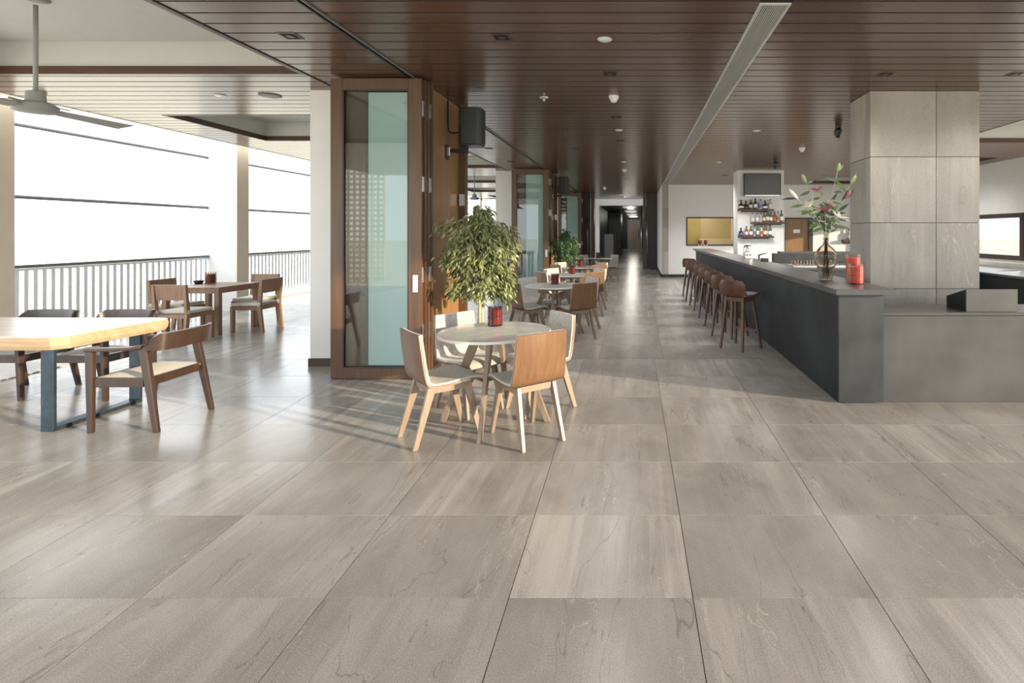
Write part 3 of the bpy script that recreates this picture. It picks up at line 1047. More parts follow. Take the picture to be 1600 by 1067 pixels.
def make_chair(name, ven):
    t = thing(name, 'chair', 'chair')
    s = MB().sheet(shell_rows(0.41, 0.44, 0.0), -0.014).build('shell', ven, t, smooth=True, angle=50)
    MB().sheet(shell_rows(0.41, 0.44, 0.001, 0.004), 0.016).build('upholstery', 'fab', t, smooth=True, angle=50)
    for sx in (-1, 1):
        MB().beam((sx * 0.145, -0.135, 0.425), (sx * 0.165, -0.262, 0), 0.032, 0.062, 0.026, 0.036).build('leg', 'ash', t, bevel=0.003)
        MB().beam((sx * 0.15, 0.125, 0.425), (sx * 0.175, 0.225, 0), 0.032, 0.062, 0.026, 0.036).build('leg', 'ash', t, bevel=0.003)
        MB().beam((sx * 0.146, -0.12, 0.398), (sx * 0.149, 0.11, 0.398), 0.03, 0.05, ref=(1, 0, 0), flat=False).build('side_rail', 'ash', t, bevel=0.003)
    b1(-0.13, 0.13, -0.155, -0.125, 0.375, 0.422).build('cross_rail', 'ash', t, bevel=0.003)
    b1(-0.13, 0.13, 0.11, 0.14, 0.375, 0.422).build('cross_rail', 'ash', t, bevel=0.003)
    return t


def make_table():
    t = thing('round_table', 'table', 'table')
    n = 64
    MB().lathe([(0.0, 0.716), (0.40, 0.716), (0.448, 0.722), (0.45, 0.74), (0.445, 0.742)], n).build('table_edge', 'marbleedge', t, smooth=True, angle=35)
    MB().lathe([(0.446, 0.7415), (0.444, 0.744), (0.0, 0.744)], n).build('table_top', 'marble', t, smooth=True, angle=35)
    for k_ in range(4):
        a = k_ * PI / 2 - PI / 2
        c, s = math.cos(a), math.sin(a)
        MB().beam((c * 0.14, s * 0.14, 0.716), (c * 0.43, s * 0.43, 0), 0.085, 0.036, 0.05, 0.03, ref=(c, s, 0)).build('leg', 'ash', t, bevel=0.004)
    m = MB(); m.box(-0.17, 0.17, -0.025, 0.025, 0.66, 0.712); m.box(-0.025, 0.025, -0.17, 0.17, 0.655, 0.71)
    m.build('leg_brace', 'ash', t)
    return t


def make_candle(name='candle_holder', R=0.058, h=0.162, wax='red', ribs=14, cage='black', cup='cupglass'):
    t = thing(name, 'candle', 'candle')
    MB().lathe_open([(0.0, 0.0), (R, 0.0), (R, h), (R - 0.006, h), (R - 0.006, 0.008), (0.0, 0.008)], 24).build('glass_cup', cup, t, smooth=True, angle=40)
    MB().lathe([(R * 0.88, 0.012), (R * 0.90, 0.02), (R * 0.90, h * 0.86), (R * 0.75, h * 0.88), (0.0, h * 0.77)], 20).build('wax', wax, t, smooth=True, angle=50)
    MB().tube([(0, 0, h * 0.76), (0, 0.001, h * 0.83)], 0.002, 5).build('wick', 'black', t)
    m = MB()
    for q in range(ribs):
        a = 2 * PI * q / ribs
        c, s = math.cos(a), math.sin(a)
        m.tube([(c * (R + 0.002), s * (R + 0.002), 0.0), (c * (R + 0.002), s * (R + 0.002), h), (c * (R + 0.007), s * (R + 0.007), h + 0.012)], 0.0018, 4)
    m.lathe_open([(R + 0.001, h * 0.42), (R + 0.005, h * 0.42), (R + 0.005, h * 0.45), (R + 0.001, h * 0.45)], 24)
    m.build('wire_cage', cage, t)
    return t


base_chair = make_chair('dining_chair', 'veneer')
shaded_chair = make_chair('dining_chair', 'veneershade')
base_table = make_table()
base_candle = make_candle(cup='smokeglass')
used = set()


def put(proto, loc, rz, label, group):
    if proto.name not in used:
        used.add(proto.name)
        proto.location = loc
        proto.rotation_euler = (0, 0, rz)
        proto['label'] = label
        proto['group'] = group
        return proto
    return copy_tree(proto, loc, rz, label, group)


tabs = [(-1.16, 4.30), (-1.25, 8.03), (-1.24, 10.1), (-1.32, 12.3), (-1.22, 16.6)]
tn = ['the round table in front of the big ficus', 'the second round table in the row', 'the third round table in the row', 'the fourth round table in the row', 'the last round table by the pivot doors']
for i, (x, y) in enumerate(tabs):
    put(base_table, (x, y, 0), 0, 'white marble topped round table on splayed legs, ' + ['in front of the big ficus', 'second in the row', 'third in the row', 'fourth in the row', 'last, by the pivot doors'][i], 'round tables in a row')
    dy = -0.03 if i == 0 else 0
    put(base_candle, (x - (0.066 if i == 0 else 0.02), y + (0.24 if i == 0 else 0.12), 0.744), 0.1 * i, 'red candle in dark ribbed cup on ' + tn[i], 'candles on the round tables')
    J = (lambda: random.uniform(-0.07, 0.07)) if i else (lambda: 0.0)
    # local front is +y ; rz rotates +y towards the table
    spots = [(-0.33, -0.275, -PI / 4 - 0.06, 'near side, toward the glass door'),
             (0.315, -0.29, 0.70, 'near side by the aisle, back turned'),
             (-0.31, 0.32, -PI * 3 / 4 + 0.12, 'far side, toward the terrace'),
             (0.30, 0.335, PI * 3 / 4 - 0.1, 'far side by the aisle')]
    for q, (ax, ay, rz, wd) in enumerate(spots):
        if i == 4 and q == 1: continue
        pr_ = shaded_chair if (i in (2, 3) and q == 1) else base_chair
        sp = 1.0 if i == 0 else 1.08
        put(pr_, (x + ax * sp + J() * 0.4, y + ay * sp + J() * 0.4, 0), rz + J(), 'grey upholstered veneer chair at %s, %s' % (['the ficus table', 'the second table', 'the third table', 'the fourth table', 'the last table'][i], wd), 'chairs round the marble tables')

# ------------------------------------------------------------------ bar stools
def make_stool():
    t = thing('bar_stool', 'stool', 'stool')
    # shell: low curved back flowing into a seat
    pr = [(-0.205, 0.925), (-0.20, 0.86), (-0.19, 0.79), (-0.178, 0.745), (-0.15, 0.718), (-0.10, 0.71), (0.0, 0.708), (0.10, 0.716), (0.17, 0.722), (0.215, 0.715)]
    rows_ = []
    for i, (y, z) in enumerate(pr):
        hw = [0.165, 0.20, 0.208, 0.208, 0.205, 0.205, 0.205, 0.205, 0.20, 0.175][i]
        row = []
        for j in range(9):
            u = -1 + 2 * j / 8
            cv = 0.045 * u * u * (1 if i < 4 else 0.1)
            row.append((u * hw, y + (cv if i < 4 else 0), z + (cv * 0.5 if i >= 4 else (-0.012 * u * u if i == 0 else 0))))
        rows_.append(row)
    MB().sheet(rows_, -0.014).build('shell', 'stoolwood', t, smooth=True, angle=50)
    MB().sheet([[(x * 0.96, y + 0.012, z + 0.001) for x, y, z in r] for r in rows_[3:]], 0.022).build('seat_cushion', 'fab3', t, smooth=True, angle=50)
    for sx in (-1, 1):
        MB().beam((sx * 0.13, -0.10, 0.70), (sx * 0.175, -0.185, 0), 0.034, 0.05, 0.024, 0.03).build('leg', 'stoolleg', t, bevel=0.003)
        MB().beam((sx * 0.13, 0.11, 0.70), (sx * 0.205, 0.205, 0), 0.034, 0.05, 0.024, 0.03).build('leg', 'stoolleg', t, bevel=0.003)
        MB().beam((sx * 0.132, -0.10, 0.665), (sx * 0.132, 0.11, 0.665), 0.028, 0.055, flat=False).build('side_rail', 'stoolleg', t)
    b1(-0.115, 0.115, -0.118, -0.09, 0.635, 0.69).build('cross_rail', 'stoolleg', t)
    b1(-0.115, 0.115, 0.10, 0.128, 0.635, 0.69).build('cross_rail', 'stoolleg', t)
    b1(-0.17, 0.17, 0.16, 0.185, 0.22, 0.255).build('footrest', 'stoolleg', t)
    return t


stool = make_stool()
ordn = ['first', 'second', 'third', 'fourth', 'fifth', 'sixth', 'seventh', 'last']
for i in range(8):
    put(stool, (1.375, 7.03 + 0.822 * i, 0), -math.radians(46 + (0 if i == 0 else random.uniform(-4, 4))),
        'dark wood bar stool with plum seat, %s from the near end of the bar' % ordn[i], 'bar stools along the slate counter')

# ------------------------------------------------------------------ slab table and armchairs
sl = thing('slab_table', 'pale live edge slab table on blued steel loop legs', 'table', (-5.6, 4.46, 0))
pts = [(1.17, -0.36), (1.19, -0.1), (1.215, 0.2), (1.23, 0.44), (1.1, 0.47), (0.5, 0.46), (-0.4, 0.48), (-1.1, 0.45), (-1.2, 0.2), (-1.18, -0.3), (-1.0, -0.44), (-0.3, -0.455), (0.4, -0.44), (1.0, -0.45), (1.1, -0.44)]
n = len(pts)
MB().prism([(x * 0.995, y * 0.99) for x, y in pts], 0.738, 0.752).build('slab_top', 'slab', sl, bevel=0.004)
mid = [(x, y) for x, y in pts]
bot = [(x * 0.985, y * 0.95) for x, y in pts]
vs_ = [(x * 0.995, y * 0.99, 0.738) for x, y in pts] + [(x, y, 0.715) for x, y in mid] + [(x * 0.998, y * 0.99, 0.675) for x, y in mid] + [(x, y, 0.642) for x, y in bot]
fs_ = [tuple(range(n)), tuple(range(3 * n, 4 * n))[::-1]]
for r_ in range(3):
    fs_ += [(r_ * n + j, r_ * n + (j + 1) % n, (r_ + 1) * n + (j + 1) % n, (r_ + 1) * n + j) for j in range(n)]
MB().add(vs_, fs_).build('live_edge', 'slabedge', sl)
for lx in (1.02, -0.9):
    m = MB()
    m.box(lx - 0.05, lx + 0.05, -0.385, -0.36, 0.03, 0.64); m.box(lx - 0.05, lx + 0.05, 0.325, 0.35, 0.03, 0.64)
    m.box(lx - 0.05, lx + 0.05, -0.385, 0.35, 0.0, 0.03); m.box(lx - 0.05, lx + 0.05, -0.36, 0.325, 0.617, 0.64)
    m.build('loop_leg', 'bluesteel', sl, bevel=0.002)


def make_armchair():
    """front is +y"""
    t = thing('armchair', 'armchair', 'chair')
    for sx in (-1, 1):
        MB().beam((sx * 0.262, 0.235, 0.625), (sx * 0.268, 0.225, 0), 0.04, 0.058, 0.032, 0.04).build('leg', 'walnut', t, bevel=0.006)
        MB().beam((sx * 0.245, -0.155, 0.655), (sx * 0.268, -0.275, 0), 0.042, 0.066, 0.032, 0.04).build('leg', 'walnut', t, bevel=0.006)
        MB().beam((sx * 0.255, 0.215, 0.385), (sx * 0.255, -0.17, 0.385), 0.026, 0.07, flat=False).build('side_rail', 'walnut', t, bevel=0.003)
        # arm: flat tapering strip from front post to back bow
        pth = [((sx * 0.265, 0.27), 0.045, 0.640), ((sx * 0.266, 0.15), 0.05, 0.643), ((sx * 0.268, 0.0), 0.05, 0.646), ((sx * 0.268, -0.10), 0.052, 0.652), ((sx * 0.258, -0.165), 0.05, 0.665)]
        vs, fs = [], []
        for (c, wdt, z) in pth:
            for dx in (-wdt / 2, wdt / 2):
                for dz in (-0.014, 0.014):
                    vs.append((c[0] + dx, c[1], z + dz))
        for q in range(len(pth) - 1):
            a, b = q * 4, q * 4 + 4
            fs += [(a, a + 1, b + 1, b), (a + 2, b + 2, b + 3, a + 3), (a + 1, a + 3, b + 3, b + 1), (a, b, b + 2, a + 2)]
        fs += [(0, 2, 3, 1), (len(vs) - 4, len(vs) - 3, len(vs) - 1, len(vs) - 2)]
        MB().add(vs, fs).build('arm', 'walnut', t, bevel=0.007)
    b1(-0.245, 0.245, 0.205, 0.232, 0.35, 0.42).build('front_rail', 'walnut', t, bevel=0.003)
    b1(-0.235, 0.235, -0.205, -0.18, 0.35, 0.42).build('rear_rail', 'walnut', t, bevel=0.003)
    # curved backrest band swept between the rear posts
    rows_ = []
    nn = 15
    for k_ in range(3):
        row = []
        for j in range(nn):
            u = -1 + 2 * j / (nn - 1)
            e = abs(u)
            x = 0.272 * math.sin(u * PI / 2 * 0.94) / math.sin(PI / 2 * 0.94)
            yb = -0.30 + 0.15 * e ** 3.2
            ztop = 0.765 - 0.10 * max(0, (e - 0.72) / 0.28) ** 1.4
            zbot = 0.63 + 0.02 * max(0, (e - 0.75) / 0.25)
            z = zbot + (ztop - zbot) * k_ / 2
            row.append((x, yb - 0.02 * k_ / 2, z))
        rows_.append(row)
    MB().sheet(rows_, 0.026).build('backrest', 'walnut', t, smooth=True, angle=50)
    rows_ = []
    for i in range(7):
        v = -1 + 2 * i / 6
        row = []
        for j in range(9):
            u = -1 + 2 * j / 8
            row.append((u * 0.243, 0.01 + v * 0.215, 0.418 + 0.03 * (1 - u ** 4) * (1 - v ** 4) - 0.008 * (1 - u * u)))
        rows_.append(row)
    MB().sheet(rows_, -0.022).build('seat_pad', 'fab2', t, smooth=True, angle=60)
    return t


arm0 = make_armchair()
put(arm0, (-4.0, 4.33, 0), PI / 2 + 0.02, 'dark walnut armchair with beige seat at the free end of the slab table', 'walnut armchairs')
put(arm0, (-5.15, 5.05, 0), PI, 'dark walnut armchair tucked behind the slab table near its free corner', 'walnut armchairs')
put(arm0, (-5.93, 5.05, 0), PI, 'dark walnut armchair tucked behind the slab table near the cream column', 'walnut armchairs')

# ------------------------------------------------------------------ teak table and chairs
tk = thing('teak_table', 'square slatted teak table by the terrace railing', 'table', (-6.70, 8.30, 0))
for q in range(9):
    x = -0.43 + 0.86 * (q + 0.5) / 9
    b1(x - 0.0445, x + 0.0445, -0.43, 0.43, 0.70, 0.722).build('slat', 'teak', tk, bevel=0.002)
for sx in (-1, 1):
    for sy in (-1, 1):
        b1(sx * 0.395 - 0.035, sx * 0.395 + 0.035, sy * 0.395 - 0.035, sy * 0.395 + 0.035, 0, 0.70).build('leg', 'teak', tk, bevel=0.003)
for a in ((-0.36, 0.36, -0.42, -0.395), (-0.36, 0.36, 0.395, 0.42), (-0.42, -0.395, -0.36, 0.36), (0.395, 0.42, -0.36, 0.36)):
    b1(*a, 0.63, 0.699).build('apron', 'teak', tk)


def make_teak_chair():
    t = thing('teak_chair', 'chair', 'chair')
    for sx in (-1, 1):
        m = MB()
        m.beam((sx * 0.22, -0.225, 0.40), (sx * 0.22, -0.275, 0), 0.042, 0.062, 0.04, 0.045)
        m.beam((sx * 0.22, -0.265, 0.82), (sx * 0.22, -0.225, 0.40), 0.042, 0.04, 0.042, 0.062)
        m.build('rear_leg', 'teak', t, bevel=0.003)
        b1(sx * 0.22 - 0.022, sx * 0.22 + 0.022, 0.17, 0.215, 0, 0.40).build('leg', 'teak', t, bevel=0.003)
        b1(sx * 0.22 - 0.014, sx * 0.22 + 0.014, -0.20, 0.17, 0.345, 0.40).build('side_rail', 'teak', t)
        MB().lathe([(0.026, 0.40), (0.034, 0.42), (0.034, 0.445), (0.026, 0.465)], 10, (sx * 0.22, -0.225, 0)).build('cushion_tie', 'fab2', t, smooth=True)
    b1(-0.198, 0.198, 0.185, 0.21, 0.345, 0.40).build('front_rail', 'teak', t)
    b1(-0.198, 0.198, -0.235, -0.21, 0.345, 0.40).build('rear_rail', 'teak', t)
    MB().add([(-0.198, -0.248, 0.60), (0.198, -0.248, 0.60), (0.198, -0.22, 0.60), (-0.198, -0.22, 0.60), (-0.198, -0.278, 0.82), (0.198, -0.278, 0.82), (0.198, -0.25, 0.82), (-0.198, -0.25, 0.82)],
             [(0, 3, 2, 1), (4, 5, 6, 7), (0, 1, 5, 4), (1, 2, 6, 5), (2, 3, 7, 6), (3, 0, 4, 7)]).build('backrest', 'teak', t, bevel=0.003)
    b1(-0.225, 0.225, -0.19, 0.225, 0.402, 0.452).build('seat_cushion', 'fab2', t, bevel=0.018, seg=3)
    return t


tc0 = make_teak_chair()
put(tc0, (-6.50, 7.56, 0), 0.0, 'teak chair with its back to the slab table, cushion tied on', 'teak chairs')
put(tc0, (-7.17, 8.22, 0), -PI / 2 + 0.03, 'teak chair between the teak table and the railing', 'teak chairs')
put(tc0, (-6.08, 8.36, 0), PI / 2, 'teak chair on the hall side of the teak table', 'teak chairs')
put(tc0, (-6.52, 8.96, 0), PI, 'teak chair on the far side of the teak table, facing the camera', 'teak chairs')
cd = make_candle('candle_holder', 0.072, 0.18, 'darkred')
put(cd, (-6.86, 8.45, 0.722), 0, 'dark red candle in ribbed glass on the teak table', 'candles')
bw = tag(MB().lathe_open([(0.0, 0.0), (0.045, 0.0), (0.075, 0.05), (0.07, 0.055), (0.04, 0.012), (0.0, 0.010)], 20).build('ash_bowl', 'black', smooth=True, angle=40), 'small black bowl beside the candle on the teak table', 'bowl')
bw.location = (-7.03, 8.42, 0.722)

# ------------------------------------------------------------------ things on the bar
c1 = make_candle('candle_holder', 0.075, 0.20, 'red', 16, 'cupglass')
put(c1, (2.17, 5.20, 1.04), 0, 'red candle in ribbed glass on the bar, in front of the taller one', 'candles on the bar')
c2 = make_candle('candle_holder', 0.075, 0.285, 'red', 16, 'cupglass')
put(c2, (2.225, 5.40, 1.04), 0, 'taller red candle in ribbed glass on the bar by the column', 'candles on the bar')
c3 = None
for i, (x, y) in enumerate(((1.93, 16.0), (2.10, 16.0))):
    t = thing('tealight_cup', 'dark red cup on wire legs at the far bar end, %s' % ['closer to the stools', 'farther from the stools'][i], 'candle', (x, y, 1.04), group='cups at the far end of the bar')
    MB().lathe([(0.035, 0.14), (0.055, 0.16), (0.06, 0.27), (0.05, 0.275), (0.0, 0.26)], 14).build('cup', 'darkred', t, smooth=True, angle=50)
    for q in range(4):
        a = q * PI / 2 + 0.4
        MB().tube([(0.05 * math.cos(a), 0.05 * math.sin(a), 0.17), (0.065 * math.cos(a), 0.065 * math.sin(a), 0)], 0.006, 5).build('leg', 'steel', t)
vs3 = thing('vase', 'smoked brown glass vase with a narrow neck on the bar', 'vase', (2.04, 5.66, 1.04))
outer = [(0.0, 0.0), (0.060, 0.0), (0.066, 0.012), (0.080, 0.08), (0.098, 0.16), (0.112, 0.24), (0.114, 0.275), (0.104, 0.305), (0.070, 0.345), (0.036, 0.375), (0.026, 0.40), (0.028, 0.435), (0.034, 0.452)]
inner = [(max(r - 0.004, 0.0), z + (0.016 if z < 0.03 else 0)) for r, z in outer][::-1]
inner[-1] = (0.0, 0.02)
MB().lathe_open(outer + inner[:], 40).build('vase_body', 'vase', vs3, smooth=True, angle=60)


def leaf_blade(mb, p, d, L_, wd, up=Vector((0, 0, 1)), curl=0.25):
    p, d = Vector(p), Vector(d).normalized()
    s = d.cross(up)
    if s.length < 0.05: s = d.cross(Vector((1, 0, 0)))
    s.normalize()
    nrm = s.cross(d).normalized()
    pts_ = []
    for t, wf in ((0.0, 0.15), (0.3, 0.9), (0.62, 0.85), (1.0, 0.03)):
        c = p + d * L_ * t - nrm * curl * L_ * t * t
        pts_ += [c - s * wd * wf / 2 + nrm * wd * 0.12 * wf, c, c + s * wd * wf / 2 + nrm * wd * 0.12 * wf]
    fs = []
    for q in range(3):
        a = q * 3
        fs += [(a, a + 1, a + 4, a + 3), (a + 1, a + 2, a + 5, a + 4)]
    mb.add(pts_, fs)


def bud(mb, p, d, L_, R):
    p, d = Vector(p), Vector(d).normalized()
    mb.tube([p, p + d * L_ * 0.25, p + d * L_ * 0.6, p + d * L_ * 0.9, p + d * L_], [R * 0.35, R * 0.85, R, R * 0.55, R * 0.08], 8)


random.seed(11)
VB = Vector((2.04, 5.66, 1.04))
# stems: tip offsets from the vase mouth in x, z (metres), small y scatter, what ends them
stems = [(-0.20, 0.60, 0.05, 'greenbud', 'tall one with a pale green bud leaning to the stools'),
         (-0.32, 0.42, -0.04, 'whitebud', 'low one with a long white bud toward the stools'),
         (-0.08, 0.50, 0.02, 'pinkbloom', 'upright one with a pink bloom near its top'),
         (0.145, 0.72, 0.05, 'greenbud', 'tallest one with a green bud over the column edge'),
         (0.26, 0.58, -0.03, 'greenbud', 'one with a green bud leaning toward the column'),
         (0.19, 0.42, -0.06, 'pinkbud', 'one with a closed pink bud toward the column'),
         (-0.04, 0.28, -0.08, 'pinkbloom', 'short one with an open pink bloom in the middle'),
         (0.03, 0.36, -0.02, 'whitebloom', 'short one with white petals in the middle'),
         (-0.20, 0.33, -0.07, 'whitebloom', 'low one with white petals toward the stools'),
         (0.09, 0.20, -0.10, 'whitebloom', 'lowest one with white petals over the vase mouth')]
for i, (tx, tz, ty, kind_, wd) in enumerate(stems):
    t = thing('lily_stem', 'vase lily, the %s' % wd, 'flower', VB, group='lilies in the vase')
    a = i * 0.8
    p0 = Vector((0.03 * math.cos(a), 0.03 * math.sin(a), 0.03))
    p1 = Vector((0.008 * math.cos(a), 0.008 * math.sin(a), 0.43))
    tip = Vector((tx, ty, 0.45 + tz))
    mid_ = p1 * 0.5 + tip * 0.5 + Vector((-tx * 0.12, 0, tz * 0.06))
    path = [p0, p0 * 0.5 + p1 * 0.5, p1]
    for q in range(1, 7):
        u = q / 6
        path.append(p1 * (1 - u) ** 2 + mid_ * 2 * u * (1 - u) + tip * u * u)
    MB().tube(path, [0.0045] * 3 + [0.0045 - 0.0004 * q for q in range(6)], 6).build('stalk', 'lilystem', t, smooth=True)
    d = (path[-1] - path[-3]).normalized()
    if kind_.endswith('bud'):
        mb = MB(); bud(mb, tip, d, 0.10 if kind_ != 'whitebud' else 0.14, 0.021)
        mb.build('bud', {'greenbud': 'budgreen', 'whitebud': 'petalwhite', 'pinkbud': 'petalpink'}[kind_], t, smooth=True)
    else:
        for q in range(6):
            aa = q * PI / 3 + i
            o_ = d.orthogonal().normalized()
            o2 = d.cross(o_)
            dd = (d * 0.55 + (o_ * math.cos(aa) + o2 * math.sin(aa)) * 0.8)
            mb = MB(); leaf_blade(mb, tip, dd, 0.13, 0.05, d, 0.2)
            mb.build('petal', 'petalpink' if kind_ == 'pinkbloom' else 'petalwhite', t, smooth=True)
    for q in range(6):
        u = 4 + q % 5
        pp = path[min(u, 8)]
        sgn = -1 if q % 2 else 1
        if i in (1,) : sgn = -1
        dd = Vector((sgn * random.uniform(0.4, 1.0), random.uniform(-0.5, 0.5), random.uniform(-0.25, 0.9)))
        mb = MB(); leaf_blade(mb, pp, dd, random.uniform(0.10, 0.18), random.uniform(0.028, 0.046), Vector((random.uniform(-.5, .5), -1, random.uniform(-.3, .6))))
        mb.build('leaf', 'lilyleaf' if random.random() < 0.5 else 'lilydark', t, smooth=True)

# dispenser and tap behind the bar
ds_ = thing('drinks_dispenser', 'small chrome and white drinks dispenser standing on the bar', 'appliance', (2.18, 10.3, 1.04))
b1(-0.075, 0.075, -0.08, 0.08, 0, 0.12).build('body', 'alu', ds_, bevel=0.01)
MB().lathe([(0.085, 0.12), (0.088, 0.16), (0.085, 0.22), (0.06, 0.265), (0.0, 0.28)], 20).build('dome', 'steel', ds_, smooth=True, angle=60)
for x in (-0.03, 0.03):
    MB().tube([(x, -0.08, 0.07), (x, -0.092, 0.07)], 0.014, 10).build('knob', 'black', ds_)
tp = thing('bar_tap', 'black bar tap with a long sloping spout beside the dispenser', 'tap', (2.27, 9.75, 1.04))
MB().tube([(0, 0, 0), (0, 0, 0.09)], 0.018, 10).build('tap_post', 'black', tp)
MB().tube([(0, 0, 0.085), (0.06, 0, 0.105), (0.14, 0, 0.125)], [0.014, 0.011, 0.009], 8).build('spout', 'black', tp, smooth=True)
tag(b1(-0.06, 0.06, -0.06, 0.06, 0, 0.06).build('napkin_box', 'black', bevel=0.008), 'small black box on the bar beyond the tap', 'box').location = (2.24, 9.2, 1.04)

# glasses on the back counter
rk = thing('glass_rack', 'steel drip tray holding upturned glasses on the back bar', 'rack', (3.3, 9.9, 0.9))
b1(-0.42, 0.55, -0.25, 0.25, 0, 0.035).build('tray', 'steel', rk, bevel=0.006)
gp = None
for i in range(7):
    for j in range(2):
        loc = (2.98 + 0.115 * i, 9.78 + 0.2 * j, 0.935)
        if gp is None:
            gp = tag(MB().lathe_open([(0.0, 0.095), (0.028, 0.095), (0.038, 0.0), (0.035, 0.0), (0.025, 0.088), (0.0, 0.088)], 12).build('glass_tumbler', 'cupglass', smooth=True, angle=40),
                     'clear tumbler upside down on the steel back bar tray', 'glass', 'tumblers on the tray')
            gp.location = loc
        else:
            copy_tree(gp, loc)

# ------------------------------------------------------------------ TV, shelves, bottles
tv = thing('television', 'flat black television on the white pillar above the bottle shelves', 'television', (3.32, 13.95, 2.81))
b1(-0.49, 0.49, -0.085, -0.03, -0.30, 0.30).build('bezel', 'black', tv, bevel=0.004)
b1(-0.465, 0.465, -0.088, -0.084, -0.265, 0.275).build('screen', 'screen', tv)
b1(-0.15, 0.15, -0.03, 0.0, -0.12, 0.12).build('wall_mount', 'black', tv)
b1(-0.465, 0.465, -0.09, -0.085, -0.298, -0.272).build('lower_trim', 'steel', tv)


def bottle(kind_, col, lab, capm, h, R):
    t = thing('bottle', 'bottle', 'bottle')
    if kind_ == 'round':
        prof = [(R * 0.9, 0), (R, 0.012), (R * 1.02, h * 0.30), (R * 0.9, h * 0.48), (R * 0.35, h * 0.60), (R * 0.28, h * 0.66), (R * 0.28, h * 0.88)]
    else:
        prof = [(R * 0.95, 0), (R, 0.01), (R, h * 0.56), (R * 0.9, h * 0.63), (R * 0.40, h * 0.73), (R * 0.36, h * 0.9)]
    MB().lathe(prof, 14).build('glass_body', col, t, smooth=True, angle=50)
    MB().lathe([(R * 0.42, h * 0.86), (R * 0.42, h * 0.99), (R * 0.3, h)], 10).build('cap', capm, t, smooth=True, angle=40)
    if lab:
        z0, z1 = (h * 0.12, h * 0.34) if kind_ == 'round' else (h * 0.16, h * 0.46)
        MB().lathe([(R * 1.025, z0), (R * 1.03, z0 + 0.002), (R * 1.035, z1), (R * 0.98, z1 + 0.001)], 14).build('paper_label', lab, t, smooth=True, angle=50)
    return t


M['b_dark'] = plain('bottle_dark', (0.03, 0.018, 0.015), 0.12, var=0.2)
M['b_amber'] = plain('bottle_amber', (0.20, 0.09, 0.035), 0.12, var=0.25)
M['b_green'] = plain('bottle_green', (0.07, 0.15, 0.055), 0.12, var=0.25)
M['b_clear'] = plain('bottle_clear', (0.45, 0.46, 0.45), 0.1, var=0.15)
M['b_purple'] = plain('bottle_purple', (0.06, 0.02, 0.05), 0.12, var=0.2)
M['l_cream'] = plain('label_cream', (0.72, 0.66, 0.52), 0.6, var=0.1, scale=60)
M['l_white'] = plain('label_white', (0.78, 0.78, 0.76), 0.6, var=0.1, scale=60)
M['l_red'] = plain('label_red', (0.5, 0.10, 0.06), 0.6, var=0.2, scale=60)
M['l_blue'] = plain('label_blue', (0.12, 0.15, 0.35), 0.6, var=0.2, scale=60)
cw = {'b_dark': 'dark brown', 'b_amber': 'amber', 'b_green': 'green', 'b_clear': 'clear', 'b_purple': 'deep purple'}
SY = 13.95
k17 = 820 / 13.83
shelves = [
    (2.67, 3.61, 2.16, 'highest', [(1158.4, 'round', 'b_dark', 'l_cream', .24, .07), (1165.7, 'round', 'b_dark', None, .22, .065), (1173.4, 'tall', 'b_dark', 'l_cream', .25, .045), (1180.7, 'tall', 'b_dark', 'l_white', .29, .045), (1188.7, 'tall', 'b_clear', 'l_blue', .26, .045), (1196, 'round', 'b_purple', 'l_white', .23, .065), (1204, 'tall', 'b_clear', 'l_cream', .26, .05)]),
    (3.02, 3.94, 1.82, 'middle', [(1176.5, 'tall', 'b_clear', 'l_cream', .24, .05), (1183.7, 'tall', 'b_clear', 'l_white', .25, .042), (1188.9, 'tall', 'b_clear', None, .25, .04), (1194.4, 'tall', 'b_amber', 'l_cream', .26, .042), (1200, 'tall', 'b_green', 'l_cream', .31, .044), (1205.2, 'tall', 'b_amber', 'l_white', .27, .042), (1211, 'tall', 'b_amber', 'l_red', .28, .044), (1216, 'tall', 'b_clear', 'l_red', .28, .042), (1221.5, 'tall', 'b_green', 'l_white', .31, .045)]),
    (2.68, 3.61, 1.45, 'lowest', [(1158.2, 'round', 'b_purple', 'l_blue', .22, .065), (1166.6, 'tall', 'b_amber', 'l_cream', .26, .048), (1173.8, 'tall', 'b_amber', 'l_white', .26, .048), (1179.2, 'tall', 'b_clear', 'l_blue', .28, .042), (1184.4, 'tall', 'b_green', 'l_cream', .30, .046), (1190.3, 'tall', 'b_clear', 'l_red', .28, .042), (1196.3, 'tall', 'b_amber', 'l_cream', .30, .055), (1203.7, 'tall', 'b_green', 'l_white', .29, .046)])]
ords = ['first', 'second', 'third', 'fourth', 'fifth', 'sixth', 'seventh', 'eighth', 'ninth']
for x0, x1, z, nm, bs_ in shelves:
    t = thing('wall_shelf', 'dark wood floating shelf of bottles on the white pillar, %s of three' % nm, 'shelf', ((x0 + x1) / 2, SY, z))
    hw = (x1 - x0) / 2
    b1(-hw, hw, -0.17, 0, -0.045, 0).build('shelf_board', 'fascia', t, bevel=0.003)
    b1(-hw + 0.1, hw - 0.1, -0.012, 0, -0.075, -0.045).build('wall_cleat', 'fascia', t)
    for q, (pxx, kd, co_, lb, h, R) in enumerate(bs_):
        X = (pxx - 995) / k17
        bt = bottle(kd, co_, lb, 'black' if q % 2 else 'b_dark', h * 1.02, R)
        bt.location = (X, SY - 0.09, z)
        tag(bt, '%s %s bottle, %s from the hatch end of the %s wall shelf' % (cw[co_], 'squat' if kd == 'round' else 'tall', ords[q], nm), 'bottle', 'bottles on the %s shelf' % nm)
sh = thing('wall_shelf', 'small dark shelf on the sunlit wall beside the column', 'shelf', (7.33, WY, 1.30))
b1(-0.25, 0.25, -0.17, 0, -0.1, 0).build('shelf_board', 'fascia', sh)
b1(-0.2, 0.2, -0.012, 0, -0.14, -0.1).build('wall_cleat', 'fascia', sh)
